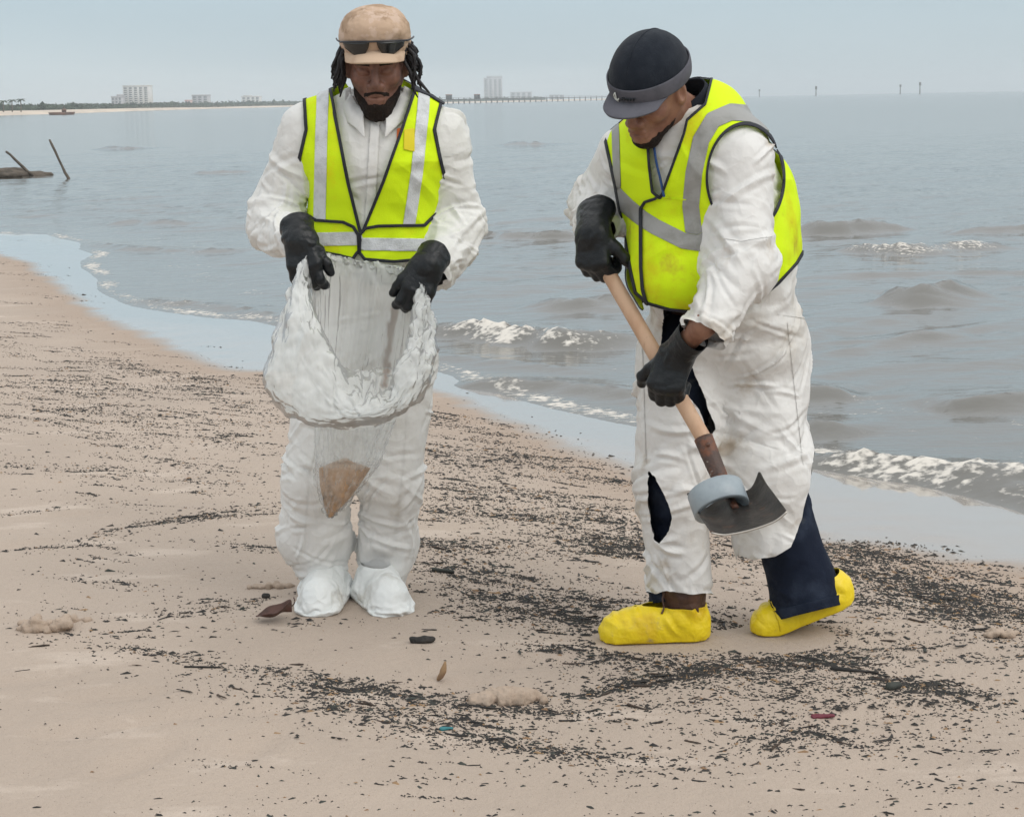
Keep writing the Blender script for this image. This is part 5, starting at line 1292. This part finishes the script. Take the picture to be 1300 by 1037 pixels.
# grey tape band round the foot of the socket
tc_ = W(912, 634, 4.175); ta = nrm(np.array([-.22, .62, .70])); tb = nrm(np.cross(ta, np.array([1, 0, .1]))); tcx = np.cross(tb, ta)
Vt = []; prf = [(.0695, -.030), (.0715, -.028), (.0715, .028), (.0695, .030), (.058, .030), (.056, .026), (.056, -.026), (.058, -.030)]
for k in range(64):
    a_ = k / 64 * 2 * math.pi
    for r_, z_ in prf: Vt.append(tc_ + (tcx * math.cos(a_) + tb * math.sin(a_)) * r_ + ta * z_)
I = np.arange(64 * 8).reshape(64, 8); Ft = np.stack([I, np.roll(I, -1, 1), np.roll(np.roll(I, -1, 1), -1, 0), np.roll(I, -1, 0)], -1).reshape(-1, 4)
tp = obj('tape_roll', np.array(Vt), Ft, M['tape'], None, smooth=False); tag(tp, 'wide grey tape roll hanging round the shovel socket just above the blade', 'tape roll')
# blade: a shallow pan with raised sides, cutting edge towards the camera
c00, c01 = W(880, 653, 4.24), W(972, 626, 4.24); c10, c11 = W(906, 686, 3.99), W(1002, 659, 3.99)
bn = nrm(np.cross(c01 - c00, c10 - c00)); bn = bn * np.sign(bn[2])
nu, nv = 25, 25; Vd = []
for i in range(nu):
    for j in range(nv):
        a_, b_ = i / (nu - 1), j / (nv - 1)
        p = (c00 * (1 - a_) + c01 * a_) * (1 - b_) + (c10 * (1 - a_) + c11 * a_) * b_
        e = abs(a_ - .5) * 2; up_ = .034 * max(0, (e - .62) / .38) ** 1.6 * (1 - .75 * b_) + .016 * max(0, (.22 - b_) / .22) ** 1.5 + .012 * e * e
        up_ -= .016 * math.exp(-((a_ - .5) / .12) ** 2) * (1 - b_) * -1
        Vd.append(p + bn * up_)
I = np.arange(nu * nv).reshape(nu, nv); Fd = np.stack([I[:-1, :-1], I[1:, :-1], I[1:, 1:], I[:-1, 1:]], -1).reshape(-1, 4)
Vd = np.array(Vd); Vd = Vd + (.0012 * fbm(Vd, 30, 5))[:, None] * bn; bl = obj('blade', Vd, Fd, M['steel'], SH, solid=.0035, sub=1)
V, F = tube([Vd[i * nv + nv - 1] for i in range(nu)], .0026, 6); obj('cutting_edge', V, F, M['blade_edge'], bl)
pm = (c00 + c01) / 2; V, F = tube(spline([s_bot, s_bot + sx * .04, pm + bn * .03 + (c10 - c00) * .12, pm + bn * .012 + (c10 - c00) * .35], 14), np.linspace(.0205, .008, 14), 14); obj('frog', V, F, M['rust'], bl)
# gloves on the shaft
def grip(center, d_, side, cuff, name, curl, th_, r0=.044, r1=.056, td=None):
    d_, sidev, n_, wr = grip_frame(center, d_, side)
    fl = Field.uniform(wr - .18, wr + .18, .004)
    add_hand(fl, wr, d_, n_, sidev, curl, .0135, 1.08, .02, th_, None, td)
    fl.cone(wr + d_ * .01, cuff, r0, r1, .025, flat=(n_, .82), m=.04)
    V, Q = fl.mesh(); V = smooth_mesh(V, edges_of(Q), 1); T = quads_to_tris(Q); V = disp(V, T, .0022, 45, 13)
    V = creases(V, T, 30, 77, d_, .0026, (.03, .07), .006)
    ax_ = nrm(cuff - wr); v, t = clip(V, T, np.linalg.norm(cuff - wr) - (V - wr) @ ax_); obj(name, v, t, M['glove'], B, solid=.002)
grip(g1, GD1, sx, W(757, 268, 4.60), 'glove', ((1.0, 1.25, .8),) * 4, (.5, .5))
grip(g2, GD2, -sx, wr2 + (b_wr[1] - wr2) * .62, 'glove', ((.95, 1.3, .8),) * 4, (.4, .6), .040, .046)

# ------------------------------------------------------------------ debris on the sand
M['debris'] = material('black_wood_debris', (.018, .017, .016), .75, (.035, .030, .026), 30, .4, .65, bump=(('noise', 150, .5, .004),))
M['debris2'] = material('dark_brown_wood', (.055, .036, .025), .8, (.03, .022, .017), 30, .4, .65, bump=(('noise', 150, .5, .004),))
M['debris3'] = material('grey_green_reed', (.045, .05, .042), .8, (.025, .027, .024), 30, .4, .65)
M['straw'] = material('tan_straw', (.30, .19, .10), .85, (.20, .12, .07), 30, .4, .65)
M['leaf'] = material('dry_brown_leaf', (.085, .035, .024), .6, (.05, .022, .016), 30, .4, .65, bump=(('noise', 60, .4, .005),))
M['clod'] = material('damp_sand_clod', (.42, .33, .26), .95, (.36, .275, .21), 12, .4, .65, bump=(('noise', 90, .7, .008),))
M['teal'] = material('teal_plastic', (.02, .16, .18), .5); M['red'] = material('dark_red_scrap', (.13, .015, .03), .6)
rd = np.random.default_rng(2024)
streaks = [([(-40, 300), (25, 304)], .25, 26, 40), ([(0, 335), (50, 352), (90, 385)], .3, 26, 24),   # photo path on the sand, spread in metres, clusters, flecks per cluster
    ([(0, 405), (90, 440), (190, 475), (300, 505), (345, 530)], .35, 90, 44), ([(0, 470), (120, 480), (230, 500), (340, 545)], .45, 100, 44), ([(0, 430), (60, 500), (40, 560)], .4, 50, 36),
    ([(60, 510), (150, 540), (260, 555), (345, 590)], .4, 80, 38), ([(120, 585), (220, 600), (340, 620)], .25, 26, 26), ([(40, 575), (130, 600), (150, 610)], .1, 10, 24),
    ([(10, 650), (40, 645)], .05, 4, 22), ([(150, 620), (220, 645), (290, 655), (345, 640)], .12, 20, 26), ([(50, 695), (130, 685), (170, 665), (225, 660), (280, 655)], .035, 20, 26),
    ([(115, 700), (140, 730), (170, 745)], .06, 12, 22), ([(290, 690), (340, 700)], .05, 7, 30), ([(215, 780), (265, 772), (310, 765), (350, 765)], .03, 16, 26),
    ([(75, 775), (110, 797), (150, 805), (190, 800)], .05, 9, 18), ([(165, 820), (210, 830), (270, 840), (340, 850), (400, 858)], .018, 24, 16), ([(400, 790), (350, 790), (300, 800)], .08, 6, 10),
    ([(545, 525), (600, 555), (680, 585), (760, 610), (820, 640)], .14, 64, 44), ([(520, 560), (600, 610), (680, 640), (790, 670), (820, 700)], .13, 90, 50), ([(525, 640), (600, 650), (690, 665), (760, 690), (830, 700)], .12, 70, 42),
    ([(520, 690), (560, 700), (600, 720), (640, 745), (700, 765), (790, 770)], .10, 80, 42), ([(530, 760), (600, 770), (690, 785), (760, 800)], .14, 34, 26), ([(640, 770), (720, 785), (770, 790)], .05, 18, 36),
    ([(535, 585), (600, 580), (680, 600)], .15, 22, 26), ([(900, 700), (930, 740), (960, 760)], .15, 18, 30), ([(895, 770), (930, 790), (960, 800)], .12, 16, 30),
    ([(400, 862), (440, 872), (500, 880), (560, 890), (640, 898), (700, 905)], .035, 44, 36), ([(400, 890), (470, 905), (540, 915), (600, 930)], .05, 28, 28), ([(590, 910), (640, 930), (660, 945)], .05, 14, 30), ([(560, 930), (700, 945), (800, 960)], .06, 16, 20),
    ([(700, 820), (780, 835), (860, 850)], .10, 26, 30), ([(750, 880), (800, 875), (850, 860), (920, 850)], .06, 30, 40), ([(870, 840), (930, 850), (1000, 870), (1080, 885)], .13, 36, 34), ([(880, 905), (940, 900), (1010, 915), (1060, 930), (1040, 945)], .10, 26, 34),
    ([(1040, 825), (1060, 845), (1110, 860), (1180, 870), (1200, 880)], .05, 34, 36), ([(960, 835), (1020, 840), (1060, 830)], .06, 20, 36), ([(1100, 880), (1170, 895), (1290, 910)], .10, 22, 22), ([(1060, 700), (1120, 725), (1180, 745), (1240, 765), (1320, 785)], .08, 84, 46),
    ([(1065, 720), (1130, 750), (1200, 770), (1260, 785)], .12, 46, 36), ([(1070, 690), (1140, 700), (1240, 722), (1310, 735)], .06, 24, 20), ([(1080, 760), (1150, 770), (1240, 790), (1310, 800)], .10, 24, 20), ([(1085, 790), (1160, 800), (1230, 820), (1310, 815)], .15, 22, 18),
    ([(1080, 820), (1180, 830), (1300, 845)], .2, 16, 14), ([(900, 930), (1000, 945), (1150, 935), (1290, 950)], .12, 24, 20), ([(400, 980), (700, 1000), (1000, 990), (1300, 1000)], .25, 30, 16), ([(0, 900), (200, 930), (400, 1000)], .4, 8, 5), ([(0, 760), (160, 780)], .3, 8, 8), ([(-200, 480), (-60, 520)], .6, 40, 26), ([(1310, 790), (1450, 830)], .3, 30, 26)]
px_, py_, cl_ = [], [], []
for pts, sp, nc, nf in streaks:
    L = spline(np.array([G(u, v)[:2] for u, v in pts]), 60); far_f = np.clip(np.linalg.norm(L.mean(0)) / 5.0, .8, 2.2)
    for _ in range(nc):
        f = rd.random() * 58.9; i = int(f); c = L[i] + (L[i + 1] - L[i]) * (f - i) + rd.normal(size=2) * sp * np.array([1, .5]); tg = nrm(L[i + 1] - L[i]); tg = nrm(tg * .6 + np.array([1, 0]) * np.sign(tg[0] or 1) * .5)
        n = rd.poisson(1.3 * nf * rd.uniform(.3, 1.8)); la = rd.gamma(2, .055) + .02; wa = la * rd.uniform(.06, .28)
        q = c + np.outer(rd.normal(size=n) * la, tg) + np.outer(rd.normal(size=n) * wa, np.array([-tg[1], tg[0]]))
        px_.append(q); cl_.append(np.tile(math.atan2(tg[1], tg[0]), n))
nb0 = 2600
q = np.stack([rd.uniform(-3.6, 3.4, nb0), rd.uniform(3.3, 9.5, nb0)], 1); px_.append(q); cl_.append(rd.normal(size=nb0) * .4)
P2 = np.concatenate(px_); A2 = np.concatenate(cl_) + rd.normal(size=len(P2)) * .45
ok = (sd_poly(P2, wet_poly) < .05 + .25 * rd.random(len(P2)) ** 3 + 1.2 * (P2[:, 0] < -4.2)) & (sd_poly(P2, sea_poly) < 0) & (P2[:, 1] > 2.8)
for foot in (G(405, 770)[:2], G(490, 772)[:2], G(835, 818)[:2], G(985, 815)[:2]): ok &= np.hypot((P2[:, 0] - foot[0]) / 1.4, P2[:, 1] - foot[1] - .04) > .125
P2, A2 = P2[ok], A2[ok]; n = len(P2)
Ln = np.clip(rd.lognormal(-5.0, .66, n), .003, .055); Wd = Ln * rd.uniform(.14, .5, n); Wd = np.clip(Wd, .0016, .012); Ht = Wd * rd.uniform(.15, .45, n)
Zg, _ = sand_height(P2[:, 0], P2[:, 1])
def fleck_mesh(P, Z, A, L, Wd, H, r):
    """irregular slivers: a six-sided outline, a raised bent ridge"""
    n = len(P); ang = np.array([0, .9, 2.2, math.pi, 4.0, 5.4]); V = np.zeros((n, 7, 3)); ca, sa = np.cos(A), np.sin(A)
    bend = r.normal(size=n) * .35
    for k in range(7):
        x = np.cos(ang[k]) * L * r.uniform(.7, 1.3, n) * .5 if k < 6 else L * r.uniform(-.25, .25, n); y = (np.sin(ang[k]) * Wd * r.uniform(.5, 1.5, n) * .5 if k < 6 else 0) + bend * x * x / L
        V[:, k] = np.stack([P[:, 0] + x * ca - y * sa, P[:, 1] + x * sa + y * ca, Z + .0002 if k < 6 else Z + .0022 + H * r.uniform(.6, 1.3, n)], 1)
    T = np.array([(k, (k + 1) % 6, 6) for k in range(6)])
    return V.reshape(-1, 3), (T[None] + (np.arange(n) * 7)[:, None, None]).reshape(-1, 3)
big = np.argsort(-Ln * (1.0 / P2[:, 1]))[:240]; isb = np.zeros(n, bool); isb[big] = True
mid = rd.random(n)
for nm, sel, mt, lb in (('debris_flecks', (~isb) & (mid < .80), M['debris'], 'fine black wood debris washed up in streaks across the sand'), ('reed_flecks', (~isb) & (mid >= .80) & (mid < .95), M['debris3'], 'fine grey-green reed bits strewn among the black debris'), ('straw_flecks', (~isb) & (mid >= .95), M['straw'], 'fine tan straw bits strewn among the black debris')):
    V, F = fleck_mesh(P2[sel], Zg[sel], A2[sel], Ln[sel], Wd[sel], Ht[sel], rd)
    o = link(nm, mesh_np(nm, V, F, smooth=False), mt, kind='stuff'); tag(o, lb, 'debris')
protos = []
for k in range(10):
    fl = Field.uniform((-.034, -.014, -.010), (.034, .014, .014), .0022); a_ = np.array([-.024, 0, 0]); b_ = np.array([.024, 0, .001]); m_ = np.array([rd.normal() * .006, rd.normal() * .004, .002])
    r_ = rd.uniform(.0022, .0050, 3); fl.cone(a_, m_, r_[0], r_[1], .004, m=.01); fl.cone(m_, b_, r_[1], r_[2], .004, m=.01)
    if k % 3 == 0: fl.cone(m_, m_ + np.array([.010, .008 * (1 if k % 2 else -1), .004]), .0026, .0014, .003, m=.01)
    fl.f += .0026 * fbm(np.stack(np.meshgrid(*fl.ax, indexing='ij'), -1).reshape(-1, 3), 140, k).reshape(fl.f.shape)
    st_ = Field(*[a[::2] for a in fl.ax]); st_.f = fl.f[::2, ::2, ::2]
    V, Q = st_.mesh(); me = mesh_np('wood_fragment', V, Q); me.materials.append(M['debris'] if k % 4 else M['debris2']); protos.append(me)
for j, i in enumerate(big):
    s_ = max(Ln[i] / .048, .45); o = link('wood_fragment', protos[j % 10], None); o.location = (P2[i, 0], P2[i, 1], Zg[i] + .0015 * s_); o.scale = (s_ * 1.05, s_ * rd.uniform(.7, 1.4), s_ * rd.uniform(.4, .7)); o.rotation_euler = (rd.normal() * .2, rd.normal() * .05, A2[i])
    tag(o, 'small dark wood fragment lying in the debris on the sand', 'wood fragment', 'dark wood fragments strewn over the beach')
# single pieces that stand out
def chunk(name, u, v, Lx, Wy, Hz, rot, m, label, cat, seed, rough=.25, fr=40):
    c = G(u, v); z, _ = sand_height(np.array([c[0]]), np.array([c[1]])); h = max(Lx, Wy) / 26
    fl = Field.uniform((-Lx * .65, -Wy * .8, -Hz * .5), (Lx * .65, Wy * .8, Hz * 1.4), h); r_ = min(Wy, Hz) * .5
    fl.cone((-Lx * .5 + r_, 0, Hz * .3), (Lx * .5 - r_, 0, Hz * .35), r_ * 1.05, r_ * .85, .01, flat=((0, 1, 0), Wy / max(Hz, 1e-4) if Wy > Hz else 1.0), m=.02)
    fl.f += (rough * r_ * fbm(np.stack(np.meshgrid(*fl.ax, indexing='ij'), -1).reshape(-1, 3), fr, seed)).reshape(fl.f.shape).astype(np.float32)
    V, Q = fl.mesh(); o = obj(name, V, Q, m); o.location = (c[0], c[1], z[0]); o.rotation_euler = (0, 0, rot); tag(o, label, cat); return o
chunk('charred_wood', 537, 816, .075, .020, .024, .05, M['debris'], 'thick black charred piece of wood on clean sand before the white overshoes', 'driftwood', 3, .7, 55)
chunk('stick', 563, 726, .085, .014, .016, -.5, M['debris3'], 'thick dark stick slanting among debris beside the white coverall leg', 'stick', 5, .15)
chunk('dark_stone', 1135, 872, .045, .026, .022, .3, M['debris3'], 'rounded dark grey stone among the debris beyond the yellow overshoe', 'stone', 6, .15)
chunk('dark_pebble', 397, 809, .018, .012, .012, 0, M['debris'], 'tiny black pebble alone on clean sand near the white overshoes', 'pebble', 7, .1) if False else None
chunk('dark_scrap', 1045, 908, .06, .014, .010, .1, M['red'], 'thin dark red scrap lying among black debris', 'scrap', 8, .7, 60)
chunk('plastic_scrap', 567, 923, .035, .012, .008, .1, M['teal'], 'small teal plastic scrap lying among black debris', 'scrap', 9, .7, 60)
chunk('curved_stick', 1085, 850, .13, .012, .012, -.35, M['debris'], 'long thin black stick beside the raised yellow overshoe', 'stick', 12, .25, 25)
chunk('flat_stick', 260, 845, .12, .008, .008, -.1, M['debris'], 'very thin black stick in the fine debris line on clean sand', 'stick', 13, .25, 25)
chunk('wood_block', 338, 757, .028, .018, .018, .0, M['debris'], 'small square black wood block near the curled brown leaf', 'wood block', 14, .1)
def crumble(name, u, v, sx_, sy_, sz_, n_, label, seed, rr=(.010, .02)):
    r = np.random.default_rng(seed); fl = Field.uniform((-sx_ * 3.2, -sy_ * 3.6, -.03), (sx_ * 3.2, sy_ * 3.6, sz_ * 2.2 + .03), .0042)
    for k in range(n_):
        p_ = np.array([np.clip(r.normal(), -2, 2) * sx_, np.clip(r.normal(), -2, 2) * sy_, 0]); p_[2] = r.uniform(-.3, 1) * sz_ * math.exp(-(p_[0] / sx_ / 1.6) ** 2); fl.ell(p_, r.uniform(*rr, 3), None, .009)
    V, Q = fl.mesh(); V = V + vnormals(V, quads_to_tris(Q)) * (.0045 * fbm(V, 75, 3) + .002 * fbm(V, 190, 4))[:, None]
    o = obj(name, V, Q, M['clod']); o.location = tuple(G(u, v)); tag(o, label, 'sand clod'); return o
crumble('sand_clod', 45, 797, .022, .016, .030, 26, 'lumpy sand clod, largest of three lying together', 20)
crumble('sand_clod', 81, 797, .014, .013, .026, 18, 'crumbly sand clod between two other clods', 21)
crumble('sand_clod', 98, 788, .016, .008, .014, 12, 'low sand clod at the end of a row of three', 22, (.007, .012))
crumble('sand_mound', 645, 887, .045, .017, .020, 150, 'low crumbly mound of tan sand in the debris streak', 23, (.006, .013))
crumble('sand_heap', 345, 745, .035, .010, .010, 50, 'flat smear of loose sand behind the white overshoe', 24, (.004, .009))
crumble('sand_crumbs', 1268, 806, .030, .010, .012, 40, 'small crumbled sand heap beyond the raised yellow overshoe', 25, (.005, .010))
# curled dry leaf by the white overshoe, upright chip
Vl = []
for i in range(15):
    for j in range(9):
        a_, b_ = i / 14 - .5, j / 8 - .5; wdt = .034 * math.sqrt(max(0, 1 - (2 * a_) ** 2)) ** 1.3 + .002
        Vl.append((a_ * .105, b_ * 2 * wdt, .012 + .03 * (2 * abs(b_)) ** 2 * (.6 + a_) + .02 * max(0, a_) + .004 * math.sin(9 * a_ + 5 * b_)))
I = np.arange(135).reshape(15, 9); Fl = np.stack([I[:-1, :-1], I[1:, :-1], I[1:, 1:], I[:-1, 1:]], -1).reshape(-1, 4)
lf = empty('dry_leaf', tuple(G(348, 786))); tag(lf, 'curled reddish brown dry leaf lying beside the white overshoe', 'leaf')
c = G(348, 786); R2 = np.array([[math.cos(.2), -math.sin(.2), 0], [math.sin(.2), math.cos(.2), 0], [0, 0, 1]])
obj('blade', np.array(Vl) @ R2.T + c, Fl, M['leaf'], lf, solid=.0012, sub=1)
V, F = tube(spline([c + np.array(p_) for p_ in ((.045, .01, .03), (.06, .012, .045), (.058, .012, .062))], 8), .0018, 6); obj('stalk', V, F, M['leaf'], lf)
V, F = tube(spline([G(561, 862) + np.array(p_) for p_ in ((-.012, 0, -.002), (0, 0, .012), (.006, 0, .03), (.010, 0, .048))], 9), np.array([.003, .006, .008, .008, .009, .008, .006, .004, .002]), 7); tag(obj('wood_chip', V, F, M['straw']), 'small tan wood chip standing upright in clean sand', 'wood chip')

# ------------------------------------------------------------------ sea haze
HZ = 46.0
Vh, Fh_ = box(-3200, 3200, -60, 6000, -3.0, HZ)
hm = bpy.data.materials.new('sea_haze'); hm.use_nodes = True; ht = hm.node_tree
for n_ in list(ht.nodes): ht.nodes.remove(n_)
ho = ht.nodes.new('ShaderNodeOutputMaterial'); hv = ht.nodes.new('ShaderNodeVolumePrincipled')
hv.inputs['Color'].default_value = (.88, .95, 1.0, 1); hv.inputs['Density'].default_value = .00032; hv.inputs['Anisotropy'].default_value = .2
ht.links.new(hv.outputs[0], ho.inputs['Volume'])
link('haze', mesh_np('haze', Vh, Fh_, smooth=False), hm, kind='stuff')
